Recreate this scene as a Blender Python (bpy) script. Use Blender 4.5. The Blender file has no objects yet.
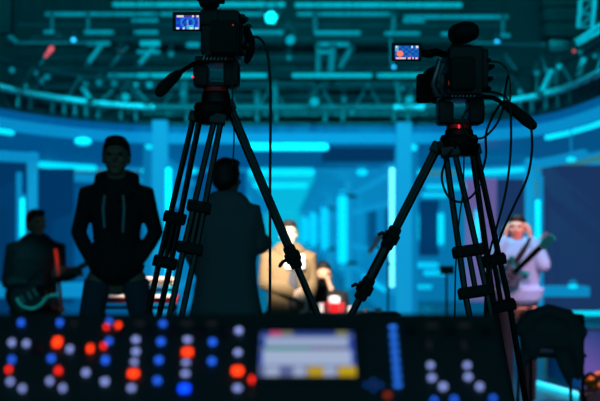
import bpy, bmesh, math, random
from mathutils import Vector, Matrix, Quaternion
random.seed(7)
C = bpy.context.scene.collection
PI = math.pi
sc = bpy.context.scene

# ------------------------------------------------------------------ camera constants
F = 1167.0          # focal length in pixels of the 600-wide frame
PX0, PY0 = 290.0, 229.0   # principal point (vanishing point of the stage depth)
H = 1.6             # eye height
def P(px, py, d):
    return Vector(((px - PX0) * d / F, d, H + (PY0 - py) * d / F))
def XX(px, d): return (px - PX0) * d / F
def ZZ(py, d): return H + (PY0 - py) * d / F

# ------------------------------------------------------------------ materials
def lin(c):
    out = []
    for v in c[:3]:
        v = v / 255.0
        out.append(v / 12.92 if v <= 0.04045 else ((v + 0.055) / 1.055) ** 2.4)
    return (*out, 1.0)
def mat(name, base=(128, 128, 128), rough=0.5, metal=0.0, emit=None, es=1.0, spec=0.5, noise=0.0, nscale=30, bump=0.0, sample=False, coat=0.0):
    m = bpy.data.materials.new(name); m.use_nodes = True
    nt = m.node_tree; b = nt.nodes['Principled BSDF']
    b.inputs['Base Color'].default_value = lin(base)
    b.inputs['Roughness'].default_value = rough
    b.inputs['Metallic'].default_value = metal
    b.inputs['Specular IOR Level'].default_value = spec
    b.inputs['Coat Weight'].default_value = coat
    if emit is not None:
        b.inputs['Emission Color'].default_value = lin(emit)
        b.inputs['Emission Strength'].default_value = es
    if noise or bump:
        tc = nt.nodes.new('ShaderNodeTexCoord')
        n = nt.nodes.new('ShaderNodeTexNoise'); n.inputs['Scale'].default_value = nscale; n.inputs['Detail'].default_value = 5
        nt.links.new(tc.outputs['Object'], n.inputs['Vector'])
        if noise:
            mix = nt.nodes.new('ShaderNodeMixRGB'); mix.blend_type = 'MIX'
            c = lin(base)
            mix.inputs['Color1'].default_value = (*[v * (1 - noise) for v in c[:3]], 1)
            mix.inputs['Color2'].default_value = (*[min(1, v * (1 + noise)) for v in c[:3]], 1)
            nt.links.new(n.outputs['Fac'], mix.inputs['Fac'])
            nt.links.new(mix.outputs['Color'], b.inputs['Base Color'])
        if bump:
            bp = nt.nodes.new('ShaderNodeBump'); bp.inputs['Strength'].default_value = bump; bp.inputs['Distance'].default_value = 0.01
            nt.links.new(n.outputs['Fac'], bp.inputs['Height']); nt.links.new(bp.outputs['Normal'], b.inputs['Normal'])
    m.cycles.emission_sampling = 'FRONT_BACK' if sample else 'NONE'
    return m
M = {}
M['black'] = mat('black_plastic', (8, 9, 10), 0.55, noise=0.3)
M['blackmetal'] = mat('black_anodised', (10, 11, 12), 0.4, 0.3)
M['carbon'] = mat('carbon_tube', (8, 9, 11), 0.3, 0.0, coat=0.2)
M['rubber'] = mat('rubber', (10, 10, 11), 0.8)
M['cable'] = mat('cable_jacket', (12, 11, 14), 0.45)
M['redring'] = mat('red_anodised', (255, 20, 26), 0.5, 0.0)
M['steel'] = mat('brushed_steel', (150, 155, 160), 0.35, 0.8, noise=0.2)
M['pipe'] = mat('pipe_bright_lit', (232, 236, 238), 0.6, 0.0, noise=0.12, nscale=6)  # pipe greys, bright to dark, hold the stage light falling on each
M['pipedim'] = mat('pipe_dim_lit', (84, 90, 94), 0.6, 0.0, noise=0.2, nscale=6)
M['pipestrut'] = mat('strut_mid_lit', (136, 142, 146), 0.6, noise=0.15, nscale=6)
M['pipedark'] = mat('dark_pipe', (48, 52, 55), 0.6, 0.0, noise=0.2, nscale=6)
M['drape'] = mat('black_drape', (2, 2, 3), 0.95)
M['backwall'] = mat('painted_backwall', (22, 25, 27), 0.9, noise=0.3, nscale=1.5)
M['ceil'] = mat('ceiling_paint', (22, 24, 26), 0.9)
M['floor'] = mat('glossy_stage_floor', (56, 78, 88), 0.22, noise=0.25, nscale=2, spec=0.6)
M['riser'] = mat('riser_carpet', (18, 20, 22), 0.9, noise=0.3, nscale=60)
M['purplebox'] = mat('purple_fascia', (120, 84, 150), 0.7)
M['risertop'] = mat('riser_top', (70, 100, 120), 0.4)
# set surfaces: their lit blue is put in as uniform emission per surface
def glow(name, c, es=1.0, sample=False): return mat(name, (10, 40, 70), 0.45, emit=c, es=es, sample=sample)
M['fascia'] = glow('glow_fascia', (6, 134, 192))
M['fascia_mid'] = glow('glow_fascia_mid', (0, 84, 142))
M['soffit'] = glow('glow_soffit', (0, 72, 124))
M['soffit_dark'] = glow('glow_soffit_dark', (0, 46, 84))
M['column'] = glow('glow_column', (12, 144, 196))
M['frame'] = glow('glow_frame', (8, 134, 190))
M['panel_deep'] = glow('glow_panel_deep', (0, 50, 94))
M['panel_mid'] = glow('glow_panel_mid', (0, 80, 134))
M['panel_blue'] = glow('glow_panel_blue', (4, 114, 168))
M['panel_cyan'] = glow('glow_panel_cyan', (6, 178, 212))
M['panel_violet'] = mat('glow_panel_violet', (16, 18, 20), .6, emit=(24, 50, 94))
M['panel_lilac'] = mat('glow_panel_lilac', (60, 50, 60), 0.6, emit=(100, 88, 150))  # pink light spilling on this panel is put in as its emission
M['tube'] = mat('light_tube', (200, 230, 255), 0.4, emit=(0, 226, 252), es=1.05, sample=True)
M['tube_hot'] = mat('light_tube_hot', (220, 240, 255), 0.4, emit=(120, 226, 255), es=1.25, sample=True)
M['tube_soft'] = mat('light_tube_soft', (200, 230, 255), 0.4, emit=(0, 200, 236), es=1.0)
M['batten'] = mat('batten_glow', (40, 50, 54), 0.5, emit=(0, 160, 180), es=1.0)  # top row are lamps; lower bars have stage light put in as emission
M['batten_dim'] = mat('batten_glow_dim', (34, 42, 46), 0.5, emit=(0, 122, 142), es=1.0)  # lit pipes: the cyan stage light on them is put in as glow
M['lamp'] = mat('lamp_lens', (30, 40, 44), 0.4, emit=(0, 164, 188), es=1.0)
M['lamp_hot'] = mat('lamp_lens_hot', (200, 230, 240), 0.4, emit=(10, 230, 225), es=1.3)
M['lamp_dim'] = mat('lamp_lens_dim', (30, 40, 44), 0.4, emit=(0, 118, 136), es=1.0)
M['lamp_blue'] = mat('lamp_lens_blue', (200, 220, 240), 0.4, emit=(50, 130, 230), es=1.2)
M['lamp_red'] = mat('lamp_lens_red', (240, 60, 60), 0.4, emit=(220, 64, 76), es=1.1)
# console
M['console'] = mat('console_shell', (34, 44, 46), 0.5, noise=0.2)
M['console_metal'] = mat('console_trim', (14, 17, 19), 0.45, 0.2)
M['btn_blue'] = mat('button_blue', (40, 90, 200), 0.4, emit=(36, 96, 226), es=1.7)
M['btn_bright'] = mat('button_bright_blue', (30, 80, 255), 0.4, emit=(10, 70, 255), es=2.2)
M['btn_lav'] = mat('button_lavender', (150, 160, 220), 0.4, emit=(134, 146, 206), es=1.6)
M['btn_red'] = mat('button_red', (255, 60, 20), 0.4, emit=(255, 60, 18), es=2.2)
M['btn_redsmall'] = mat('button_red_small', (255, 40, 30), 0.4, emit=(250, 40, 24), es=1.9)
M['btn_dim'] = mat('button_dim', (20, 26, 34), 0.5, emit=(30, 30, 34), es=0.6)
M['btn_dimred'] = mat('button_dim_red', (80, 30, 20), 0.5, emit=(150, 50, 26), es=0.8)
M['meter'] = mat('meter_blue', (40, 90, 200), 0.4, emit=(40, 112, 220), es=1.7)
M['arrow'] = mat('arrow_key', (30, 60, 130), 0.4, emit=(26, 74, 160), es=0.9)
M['ledred'] = mat('tally_red', (255, 30, 40), 0.4, emit=(255, 30, 50), es=2.0)
# people
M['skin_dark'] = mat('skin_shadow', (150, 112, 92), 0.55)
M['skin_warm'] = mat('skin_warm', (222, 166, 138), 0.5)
M['skin_bright'] = mat('skin_lit', (252, 218, 196), 0.5)  # face washed out by the spotlight: that brightness is put into the skin colour
M['hair'] = mat('hair_dark', (16, 13, 12), 0.6, noise=0.3, nscale=80)
M['hair2'] = mat('hair_brown', (34, 24, 20), 0.6, noise=0.3, nscale=80)
M['hoodie'] = mat('hoodie_navy', (28, 31, 36), 0.9, bump=0.3, nscale=40)
M['jeans'] = mat('jeans_denim', (52, 70, 88), 0.9, noise=0.25, nscale=40)
M['coat'] = mat('coat_charcoal', (92, 106, 112), 0.9, bump=0.3, nscale=40)
M['coat2'] = mat('coat_draped', (62, 72, 76), 0.9, bump=0.4, nscale=25)
M['beige'] = mat('jacket_beige', (126, 104, 74), 0.85, bump=0.3, nscale=30)
M['shirtgrey'] = mat('shirt_grey', (70, 72, 82), 0.9)
M['darkshirt'] = mat('shirt_black', (20, 24, 28), 0.85)
M['lilac'] = mat('jacket_lilac', (138, 172, 208), 0.85, bump=0.3, nscale=30)
M['trousers'] = mat('trousers_dark', (12, 20, 26), 0.9)
M['shoe'] = mat('shoe_black', (14, 14, 14), 0.6)
M['cord'] = mat('drawstring_pale', (150, 170, 180), 0.8)
M['eye'] = mat('eye_dark', (20, 16, 14), 0.2)
M['lips'] = mat('lips', (170, 92, 86), 0.5)
M['white'] = mat('white_paper', (236, 236, 236), 0.7)
M['red'] = mat('red_lacquer', (226, 30, 36), 0.35)
M['cream'] = mat('cream_plastic', (236, 226, 200), 0.45)
M['strap'] = mat('strap_orange_red', (255, 56, 24), 0.7)
M['guitar'] = mat('guitar_black', (14, 16, 18), 0.25)
M['pickguard'] = mat('pickguard_mint', (110, 196, 180), 0.4)
M['guitarteal'] = mat('guitar_teal', (30, 150, 150), 0.3)
M['wood'] = mat('fretboard_wood', (96, 66, 44), 0.5, noise=0.3, nscale=20)
M['orange'] = mat('orange_fabric', (255, 136, 44), 0.8)
M['pinkmic'] = mat('pale_microphone', (240, 214, 214), 0.4)

# ------------------------------------------------------------------ mesh builder
class MB:
    def __init__(self): self.bm = bmesh.new()
    def box(self, c, s, rot=None, bevel=0.0):
        b = bmesh.new(); bmesh.ops.create_cube(b, size=1.0)
        bmesh.ops.scale(b, vec=Vector(s), verts=b.verts)
        if bevel: bmesh.ops.bevel(b, geom=list(b.edges), offset=min(bevel, min(s) * 0.45), segments=2, profile=0.5, affect='EDGES')
        m = Matrix.Translation(Vector(c))
        if rot is not None: m = m @ rot.to_matrix().to_4x4() if isinstance(rot, Quaternion) else m @ rot.to_4x4()
        bmesh.ops.transform(b, matrix=m, verts=b.verts); self._add(b); return self
    def _add(self, b):
        me = bpy.data.meshes.new('tmp'); b.to_mesh(me); b.free(); self.bm.from_mesh(me); bpy.data.meshes.remove(me)
    def bar(self, a, b, w, h, up=(0, 0, 1), bevel=0.0):
        a = Vector(a); b = Vector(b); y = (b - a); L = y.length; y.normalize()
        x = y.cross(Vector(up)); 
        if x.length < 1e-4: x = y.cross(Vector((1, 0, 0)))
        x.normalize(); z = x.cross(y)
        R = Matrix((x, y, z)).transposed()
        return self.box((a + b) / 2, (w, L, h), R, bevel)
    def ell(self, c, r, seg=20, rings=12, rot=None):
        b = bmesh.new(); bmesh.ops.create_uvsphere(b, u_segments=seg, v_segments=rings, radius=1.0)
        m = Matrix.Translation(Vector(c))
        if rot is not None: m = m @ rot.to_4x4()
        m = m @ Matrix.Diagonal((*r, 1)) if not isinstance(r, (int, float)) else m @ Matrix.Diagonal((r, r, r, 1))
        bmesh.ops.transform(b, matrix=m, verts=b.verts); self._add(b); return self
    def tube(self, pts, rad, seg=12, side=None, round_ends=False):
        """loft along pts; rad = number, list, or list of (ra, rb); side = vector for the ra axis"""
        pts = [Vector(p) for p in pts]; n = len(pts)
        if not isinstance(rad, (list, tuple)): rad = [rad] * n
        rad = [(r, r) if not isinstance(r, (list, tuple)) else r for r in rad]
        tang = []
        for i in range(n):
            a = pts[max(0, i - 1)]; b = pts[min(n - 1, i + 1)]; tang.append((b - a).normalized())
        if round_ends:
            t0, t1 = tang[0], tang[-1]; r0, r1 = rad[0], rad[-1]
            pre, post, rp, rq = [], [], [], []
            for k in (0.98, 0.8, 0.5):
                s = math.sqrt(1 - k * k)
                pre.append(pts[0] - t0 * k * min(r0)); rp.append((r0[0] * s, r0[1] * s))
            for k in (0.5, 0.8, 0.98):
                s = math.sqrt(1 - k * k)
                post.append(pts[-1] + t1 * k * min(r1)); rq.append((r1[0] * s, r1[1] * s))
            pts = pre + pts + post; rad = rp + rad + rq
            tang = [t0] * 3 + tang + [t1] * 3; n = len(pts)
        b = bmesh.new(); ref = Vector(side) if side is not None else None
        if ref is None:
            ref = Vector((0, 0, 1)).cross(tang[0])
            if ref.length < 1e-3: ref = Vector((1, 0, 0))
        rings = []
        for i in range(n):
            t = tang[i]; u = ref - t * ref.dot(t)
            if u.length < 1e-5: u = t.orthogonal()
            u.normalize(); v = t.cross(u)
            if side is None: ref = u
            rings.append([b.verts.new(pts[i] + u * rad[i][0] * math.cos(2 * PI * k / seg) + v * rad[i][1] * math.sin(2 * PI * k / seg)) for k in range(seg)])
        for i in range(n - 1):
            for k in range(seg):
                b.faces.new((rings[i][k], rings[i][(k + 1) % seg], rings[i + 1][(k + 1) % seg], rings[i + 1][k]))
        b.faces.new(list(reversed(rings[0]))); b.faces.new(rings[-1])
        self._add(b); return self
    def cyl(self, a, b, r, seg=16): return self.tube([a, b], r, seg)
    def lathe(self, c, prof, axis=(0, 0, 1), seg=24):
        ax = Vector(axis).normalized(); c = Vector(c)
        return self.tube([c + ax * h for h, r in prof], [max(r, 1e-4) for h, r in prof], seg) if False else self._lathe(c, ax, prof, seg)
    def _lathe(self, c, ax, prof, seg):
        u = ax.orthogonal().normalized(); v = ax.cross(u); b = bmesh.new(); rings = []
        for h, r in prof:
            r = max(r, 1e-4)
            rings.append([b.verts.new(c + ax * h + u * r * math.cos(2 * PI * k / seg) + v * r * math.sin(2 * PI * k / seg)) for k in range(seg)])
        for i in range(len(rings) - 1):
            for k in range(seg):
                b.faces.new((rings[i][k], rings[i][(k + 1) % seg], rings[i + 1][(k + 1) % seg], rings[i + 1][k]))
        b.faces.new(list(reversed(rings[0]))); b.faces.new(rings[-1]); self._add(b); return self
    def prism(self, outline, origin, ux, uy, depth):
        """outline 2D points extruded along ux x uy by depth"""
        o = Vector(origin); ux = Vector(ux); uy = Vector(uy); n = ux.cross(uy).normalized() * depth
        b = bmesh.new()
        lo = [b.verts.new(o + ux * x + uy * y) for x, y in outline]; hi = [b.verts.new(o + ux * x + uy * y + n) for x, y in outline]
        k = len(lo); b.faces.new(list(reversed(lo))); b.faces.new(hi)
        for i in range(k): b.faces.new((lo[i], lo[(i + 1) % k], hi[(i + 1) % k], hi[i]))
        self._add(b); return self
    def build(self, name, material, parent=None, smooth=True, loc=None):
        bm = self.bm
        bmesh.ops.recalc_face_normals(bm, faces=bm.faces)
        me = bpy.data.meshes.new(name)
        if loc is not None: bmesh.ops.translate(bm, vec=-Vector(loc), verts=bm.verts)
        bm.to_mesh(me); bm.free(); me.materials.append(material)
        if smooth:
            for p in me.polygons: p.use_smooth = True
            try: me.set_sharp_from_angle(angle=math.radians(38))
            except Exception: pass
        o = bpy.data.objects.new(name, me); C.objects.link(o)
        if loc is not None: o.location = loc
        if parent is not None:
            o.parent = parent
            if loc is None: o.matrix_parent_inverse = Matrix.Translation(-Vector(parent.location)) if parent.get('_t') else Matrix()
        return o
    def blob(self, name, material, parent=None, voxel=0.012, smooth=4, loc=None):
        """union of closed shapes into one continuous skin"""
        o = self.build(name, material, parent, smooth=False, loc=loc)
        r = o.modifiers.new('r', 'REMESH'); r.mode = 'VOXEL'; r.voxel_size = voxel; r.use_smooth_shade = True
        s = o.modifiers.new('s', 'SMOOTH'); s.iterations = smooth; s.factor = 0.5
        dg = bpy.context.evaluated_depsgraph_get(); ev = o.evaluated_get(dg)
        me = bpy.data.meshes.new_from_object(ev, depsgraph=dg)
        o.modifiers.clear(); old = o.data; o.data = me; bpy.data.meshes.remove(old); me.name = name
        if not me.materials: me.materials.append(material)
        for p in me.polygons: p.use_smooth = True
        return o
def mb(): return MB()
def tag(o, label=None, cat=None, group=None, kind=None):
    if label: o['label'] = label
    if cat: o['category'] = cat
    if group: o['group'] = group
    if kind: o['kind'] = kind
    return o
def thing(name, label, cat, loc=(0, 0, 0), group=None):
    """empty at the base of a thing; its parts are modelled in world coordinates and parented with the offset undone"""
    o = bpy.data.objects.new(name, None); C.objects.link(o); o.location = loc; o.empty_display_size = 0.1
    o['_t'] = 1
    return tag(o, label, cat, group)
def struct(name, m, material, smooth=False):
    return tag(m.build(name, material, None, smooth), kind='structure')
def copy_tree(o, parent=None):
    c = o.copy(); C.objects.link(c)
    if parent is not None: c.parent = parent
    for ch in list(o.children): copy_tree(ch, c)
    return c
def screen(name, origin, ux, uy, nx, ny, func, strength=1.0, parent=None):
    """a flat display: a grid of pixels whose own colour is emitted"""
    bm = bmesh.new(); o = Vector(origin); ux = Vector(ux); uy = Vector(uy)
    lay = bm.loops.layers.float_color.new('pix')
    vs = [[bm.verts.new(o + ux * (i / nx) + uy * (j / ny)) for i in range(nx + 1)] for j in range(ny + 1)]
    for j in range(ny):
        for i in range(nx):
            f = bm.faces.new((vs[j][i], vs[j][i + 1], vs[j + 1][i + 1], vs[j + 1][i]))
            c = lin(func((i + .5) / nx, (j + .5) / ny))
            for l in f.loops: l[lay] = c
    me = bpy.data.meshes.new(name); bm.to_mesh(me); bm.free()
    m = bpy.data.materials.new(name + '_image'); m.use_nodes = True; nt = m.node_tree; b = nt.nodes['Principled BSDF']
    at = nt.nodes.new('ShaderNodeVertexColor'); at.layer_name = 'pix'
    b.inputs['Base Color'].default_value = (0.01, 0.01, 0.012, 1); b.inputs['Roughness'].default_value = 0.25
    nt.links.new(at.outputs['Color'], b.inputs['Emission Color']); b.inputs['Emission Strength'].default_value = strength
    m.cycles.emission_sampling = 'NONE'
    me.materials.append(m); ob = bpy.data.objects.new(name, me); C.objects.link(ob)
    if parent is not None:
        ob.parent = parent
        if parent.get('_t'): ob.matrix_parent_inverse = Matrix.Translation(-Vector(parent.location))
    return ob

# ------------------------------------------------------------------ ring curve of the stage set
GT = [(-140, .60), (-60, .76), (0, .86), (50, .92), (100, .97), (155, 1.0), (430, 1.0), (510, .95), (547, .905), (575, .845), (600, .775), (680, .60)]
def g(px):
    if px <= GT[0][0]: return GT[0][1]
    for (a, u), (b, v) in zip(GT, GT[1:]):
        if px <= b:
            t = (px - a) / (b - a); return u + (v - u) * t
    return GT[-1][1]
def gs(px): return sum(g(px + k) for k in (-24, -12, 0, 12, 24)) / 5
def ring_pts(x0, x1, z, base=16.0, step=10):
    n = max(1, int(abs(x1 - x0) / step)); out = []
    for i in range(n + 1):
        px = x0 + (x1 - x0) * i / n; d = base * gs(px)
        out.append(Vector((XX(px, d), d, z)))
    return out
def ribbon(m, x0, x1, z0, z1, base, thick=0.12, step=8):
    a = ring_pts(x0, x1, z0, base, step); b = bmesh.new(); rows = []
    for p in a:
        rows.append([b.verts.new((p.x, p.y, z0)), b.verts.new((p.x, p.y, z1)), b.verts.new((p.x, p.y + thick, z1)), b.verts.new((p.x, p.y + thick, z0))])
    for r, s in zip(rows, rows[1:]):
        for k in range(4): b.faces.new((r[k], r[(k + 1) % 4], s[(k + 1) % 4], s[k]))
    b.faces.new(list(reversed(rows[0]))); b.faces.new(rows[-1]); m._add(b); return m

# ================================================================== SETTING
struct('floor', mb().box((0, 48, -0.05), (40, 104, 0.1)), M['floor'])
RZ = 0.30
struct('trim_1', mb().box((-0.1, 6.0, RZ / 2), (6.4, 4.8, RZ), bevel=0.01), M['riser'])     # low camera platform
m = mb().box((0, 18.6, 5.3), (30, 0.2, 4.2)); struct('wall_back', m, M['backwall'])
struct('ceiling', mb().box((0, 12, 7.2), (30, 24, 0.1)), M['ceil'])
struct('wall_left', mb().box((-9, 12, 3.5), (0.2, 24, 7.2)), M['ceil'])
struct('wall_right', mb().box((9, 12, 3.5), (0.2, 24, 7.2)), M['ceil'])

# curved fascias of the set (structure)
m = mb(); ribbon(m, -130, 670, 2.775, 2.915, 16.0); struct('trim_2', m, M['fascia'])
m = mb(); ribbon(m, -130, 670, 2.915, 3.03, 16.15); struct('trim_3', m, M['fascia_mid'])
m = mb(); ribbon(m, -130, 670, 3.03, 3.25, 16.1); struct('trim_4', m, M['pipedark'])
# soffit between the first and second beam
b = bmesh.new(); A = ring_pts(-120, 660, 2.79, 16.1, 10); B = ring_pts(-120, 660, 2.79, 23.0, 10)
va = [b.verts.new(p) for p in A]; vb = [b.verts.new(p) for p in B]
for i in range(len(va) - 1): b.faces.new((va[i], va[i + 1], vb[i + 1], vb[i]))
m = mb(); m._add(b); struct('trim_5', m, M['soffit'])
m = mb(); ribbon(m, -20, 600, 2.74, 2.92, 23.0, 0.15); struct('trim_6', m, M['frame'])
m = mb(); ribbon(m, 36, 152, 2.50, 2.66, 23.4, 0.12); ribbon(m, 414, 600, 2.50, 2.66, 23.4, 0.12); struct('trim_7', m, M['frame'])
# dark ceiling coffer to the right of the middle bay
D = 16.6
m = mb().box((XX(358, D), D, ZZ(155, D)), (XX(394, D) - XX(322, D), 0.05, 14 * D / F)); struct('trim_8', m, M['soffit_dark'])

# columns
def column(n, px, w, top, d, material='column'):
    x = XX(px, d); z = ZZ(top, d); ww = w * d / F
    return struct('trim_%d' % n, mb().box((x, d + ww / 2, z / 2), (ww, ww, z), bevel=0.01), M[material])
column(9, 159.5, 15, 120, 15.9); column(10, 404.5, 15, 122, 15.9)
column(11, 31.5, 9, 152, 14.3); column(12, 531, 9, 158, 14.7)
column(13, 348.5, 7, 163, 31.0); column(14, 224, 7, 163, 31.0)
column(15, 330, 5, 185, 46.0); column(16, 248, 5, 185, 46.0)
column(17, 18.5, 5, 172, 14.6, 'frame'); column(18, 541, 5, 176, 15.0, 'frame')
# side frames
d = 14.3
struct('trim_19', mb().bar(P(-30, 154, d - .9), P(36, 158, d), 0.1, 0.12), M['frame'])
struct('trim_20', mb().tube([P(532, 165, 14.7), P(560, 160, 14.0), P(584, 154, 13.4)], [(0.06, 0.06)] * 3, 8), M['frame'])
# corridor shell
CXm = -0.14
struct('wall_corridor', mb().box((CXm + 1.95, 56, 1.6), (0.1, 78, 3.4)), M['panel_blue'])
struct('wall_corridor_west', mb().box((CXm - 1.95, 56, 1.6), (0.1, 78, 3.4)), M['panel_blue'])
struct('wall_end', mb().box((CXm, 95, 1.7), (4.0, 0.1, 3.6)), M['panel_cyan'])
m = mb().box((CXm - .05, 60, 2.76), (1.5, 68, 0.04)); struct('ceiling_corridor', m, M['panel_cyan'])
m = mb().box((CXm + 1.35, 56, 2.9), (1.25, 76, 0.04)); m.box((CXm - 1.35, 56, 2.9), (1.2, 76, 0.04)); struct('ceiling_aisle', m, M['panel_blue'])
# rails on the corridor walls
m = mb()
for z in (0.55, 1.15, 2.05, 2.55):
    m.box((CXm + 1.88, 56, z), (0.06, 76, 0.10)); m.box((CXm - 1.88, 56, z), (0.06, 76, 0.10))
struct('trim_21', m, M['frame'])
m = mb()
for y in (20, 25, 35.5, 40.5): 
    m.box((CXm + 1.88, y, 1.6), (0.04, 2.2, 0.75)); m.box((CXm - 1.88, y, 1.6), (0.04, 2.2, 0.75))
struct('trim_22', m, M['panel_deep'])
for k, y in enumerate((31, 46, 61, 76)):
    struct('trim_%d' % (23 + k), mb().box((CXm, y, 3.0), (4.0, 0.2, 0.22)), M['frame'])
# aisle back panels
D = 17.6
m = mb().box((XX(-60, D) / 2 + XX(152, D) / 2, D, 1.12), (XX(152, D) - XX(-60, D), 0.06, 2.22)); struct('wall_left_bay', m, M['panel_mid'])
m = mb().box((XX(80, 24.6), 24.6, 1.4), (7.0, .06, 2.8)); struct('wall_left_rear', m, M['soffit'])
m = mb().box((XX(56, 17.3), 17.3, 1.5), (XX(74, 17.3) - XX(38, 17.3), 0.06, 2.0)); struct('trim_27', m, M['panel_deep'])
m = mb().box((XX(-22, 15.4), 15.4, 1.4), (XX(27, 15.4) - XX(-70, 15.4), 0.06, 2.4)); struct('trim_28', m, M['panel_deep'])
D = 26.0
m = mb().box((XX(470, D), D, 1.35), (XX(530, D) - XX(410, D), 0.06, 2.7)); struct('wall_right_bay', m, M['panel_blue'])
m = mb().box((XX(429, 25.8), 25.8, ZZ(228, 25.8)), (20 * 25.8 / F, 0.06, 56 * 25.8 / F), bevel=0.02); struct('trim_29', m, M['panel_deep'])
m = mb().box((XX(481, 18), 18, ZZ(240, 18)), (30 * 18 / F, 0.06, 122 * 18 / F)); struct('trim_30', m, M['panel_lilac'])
m = mb().box((XX(511, 17.6), 17.6, ZZ(245, 17.6)), (28 * 17.6 / F, 0.06, 132 * 17.6 / F)); struct('trim_31', m, M['panel_violet'])
m = mb().box((XX(588, 15.3), 15.3, ZZ(245, 15.3)), (92 * 15.3 / F, 0.06, 160 * 15.3 / F)); struct('trim_32', m, M['panel_violet'])
# low glowing ledges along the foot of the set
d = 15.0
struct('trim_33', mb().box((XX(35, d), d, ZZ(290, d)), (170 * d / F, 0.3, 14 * d / F), bevel=0.01), M['frame'])
d = 14.2
struct('trim_34', mb().box((XX(564, d), d, ZZ(291, d)), (46 * d / F, 0.3, 10 * d / F), bevel=0.01), M['frame'])

# ================================================================== LIGHT TUBES OF THE SET
def vtube(px, y0, y1, w, d, label, material='tube', group=None, mount=(0, .25, 0)):
    t = thing('light_tube', label, 'light', P(px, y1, d), group)
    r = w * d / F / 2
    mb().tube([P(px, y1, d), P(px, y0, d)], r, 12, round_ends=True).build('glowing_tube', M[material], t)
    mb().cyl(P(px, y1 + 3, d) , P(px, y1 - 1, d), r * 1.1).build('end_cap', M['frame'], t)
    mb().cyl(P(px, y0 + 1, d) , P(px, y0 - 3, d), r * 1.1).build('end_cap', M['frame'], t)
    for yy in (y0 + 1, y1 - 1):
        q = P(px, yy, d); mb().cyl(q, q + Vector(mount), r * .4, 8).build('mount', M['blackmetal'], t)
    return t
def htube(pts, w, label, material='tube', group=None):
    t = thing('light_tube', label, 'light', pts[0], group)
    r = w * pts[0].y / F / 2
    mb().tube(pts, r, 12, round_ends=True).build('glowing_tube', M[material], t)
    if pts[0].z > 2.0:
        for q in (pts[len(pts) // 5], pts[-1 - len(pts) // 5]): mb().cyl(q, q + Vector((0, 0, 2.84 - q.z)), .008, 6).build('hanger', M['frame'], t)
    return t
vtube(168.5, 167, 300, 6, 15.7, 'upright cyan light tube beside the column behind the left tripod legs', 'tube')
vtube(392, 167, 288, 5.2, 15.7, 'tallest, brightest upright light tube, on the column behind the right tripod', 'tube_hot')
vtube(22.5, 197, 240, 5.5, 14.2, 'upright cyan light tube above the left guitarist\'s shoulder')
vtube(538, 199, 272, 5.5, 14.5, 'upright cyan light tube just right of the guitarist touching his head')
vtube(342.5, 195, 264, 9, 31, 'wide upright light tube in the corridor, second along its right wall', mount=(.5, 0, 0))
vtube(324.5, 207, 250, 7.5, 46, 'upright light tube in the corridor, third along its right wall', 'tube_soft', mount=(.5, 0, 0))
vtube(313.5, 212, 247, 6.5, 61, 'upright light tube in the corridor, fourth along its right wall', 'tube_soft', mount=(.5, 0, 0))
vtube(305, 216, 244, 5, 76, 'smallest and farthest upright light tube in the corridor', 'tube_soft', mount=(.5, 0, 0))
vtube(416.5, 214, 240, 5, 25.4, 'short upright light tube just right of the bright column, by a dark window panel', 'tube_soft', mount=(0, .6, 0))
vtube(441, 213, 245, 6, 25.4, 'short upright light tube on the right edge of the dark window panel', mount=(0, .6, 0))
vtube(477.5, 210, 250, 5, 17.8, 'thin upright light tube in front of the lilac panel')
htube(ring_pts(248, 325, 2.72, 15.95), 7.5, 'longest level cyan light tube, highest over the corridor mouth')
htube(ring_pts(252, 311, 2.72, 23), 7.5, 'level cyan light tube, second down over the corridor')
htube(ring_pts(256, 304, 2.72, 29.5), 6.5, 'level cyan light tube, third down over the corridor')
htube(ring_pts(-40, 12, 2.72, 15.6), 5.5, 'cyan light tube cut by the left edge of the picture')
htube(ring_pts(41, 94, 2.74, 22.7), 6, 'long slightly sloping cyan light tube left of the hooded man')
htube(ring_pts(547, 630, 2.72, 15.9), 5, 'long rising cyan light tube at the upper right')
htube([P(463, 173, 20.6), P(495, 172, 20.4), P(523, 169.5, 20.2)], 5, 'level cyan light tube behind the hanging cables of the right camera')
htube([P(428, 187, 25), P(466, 187, 25)], 5, 'level cyan light tube left of the cable loop under the right camera', 'tube_soft')
htube([P(424, 195, 25.3), P(446, 195, 25.3)], 4.5, 'short level light tube above the dark window panel', 'tube_soft')
htube([P(415, 265, 25.92), P(436, 265, 25.92)], 5, 'short level tube reflection below the dark window panel, upper of two', 'tube_soft')  # tube reflection in the floor, put in as a glowing tube
htube([P(426, 273, 25.92), P(444, 273, 25.92)], 5, 'short level tube reflection below the dark window panel, lower of two', 'tube_soft')
htube([Vector((1.70, 21, .50)), Vector((1.70, 27, .50))], 4, 'dim level tube reflection low on the corridor wall, left of bright column', 'tube_soft')  # another floor reflection drawn as a glowing tube
htube([P(413, 287, 25.92), P(430, 287, 25.92)], 4, 'dim level tube reflection right of the foot of the bright column', 'tube_soft')  # reflected tube, its shine built as a glowing bar
def dome(px, py, w, h, d, label):
    t = thing('dome_light', label, 'light', P(px, py, d), 'dome lights under the set beams')
    mb().ell(P(px, py, d), (w * d / F / 2, w * d / F / 2, h * d / F / 2)).build('dome', M['tube'], t)
    mb().lathe(P(px, py - h / 2 - 1, d), [(0, w * d / F / 2.2), (0.02, w * d / F / 2.2), (.03, .01), (max(.05, 2.84 - ZZ(py - h / 2 - 1, d)) if py < 200 else .05, .01)]).build('stem', M['frame'], t)
dome(83, 141.5, 17, 8, 15.2, 'wide oval dome light above and left of the hooded man')
dome(149.5, 145.5, 9, 8, 16.5, 'round dome light beside the column right of the hooded man')
dome(322, 143.5, 10, 8, 16.5, 'round dome light at the end of the longest level tube')
dome(413, 147.5, 9, 7, 16.2, 'round dome light right of the bright column, near the right tripod leg')
dome(50, 178.5, 11, 6, 21, 'oval dome light under the sloping tube at left')
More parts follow.
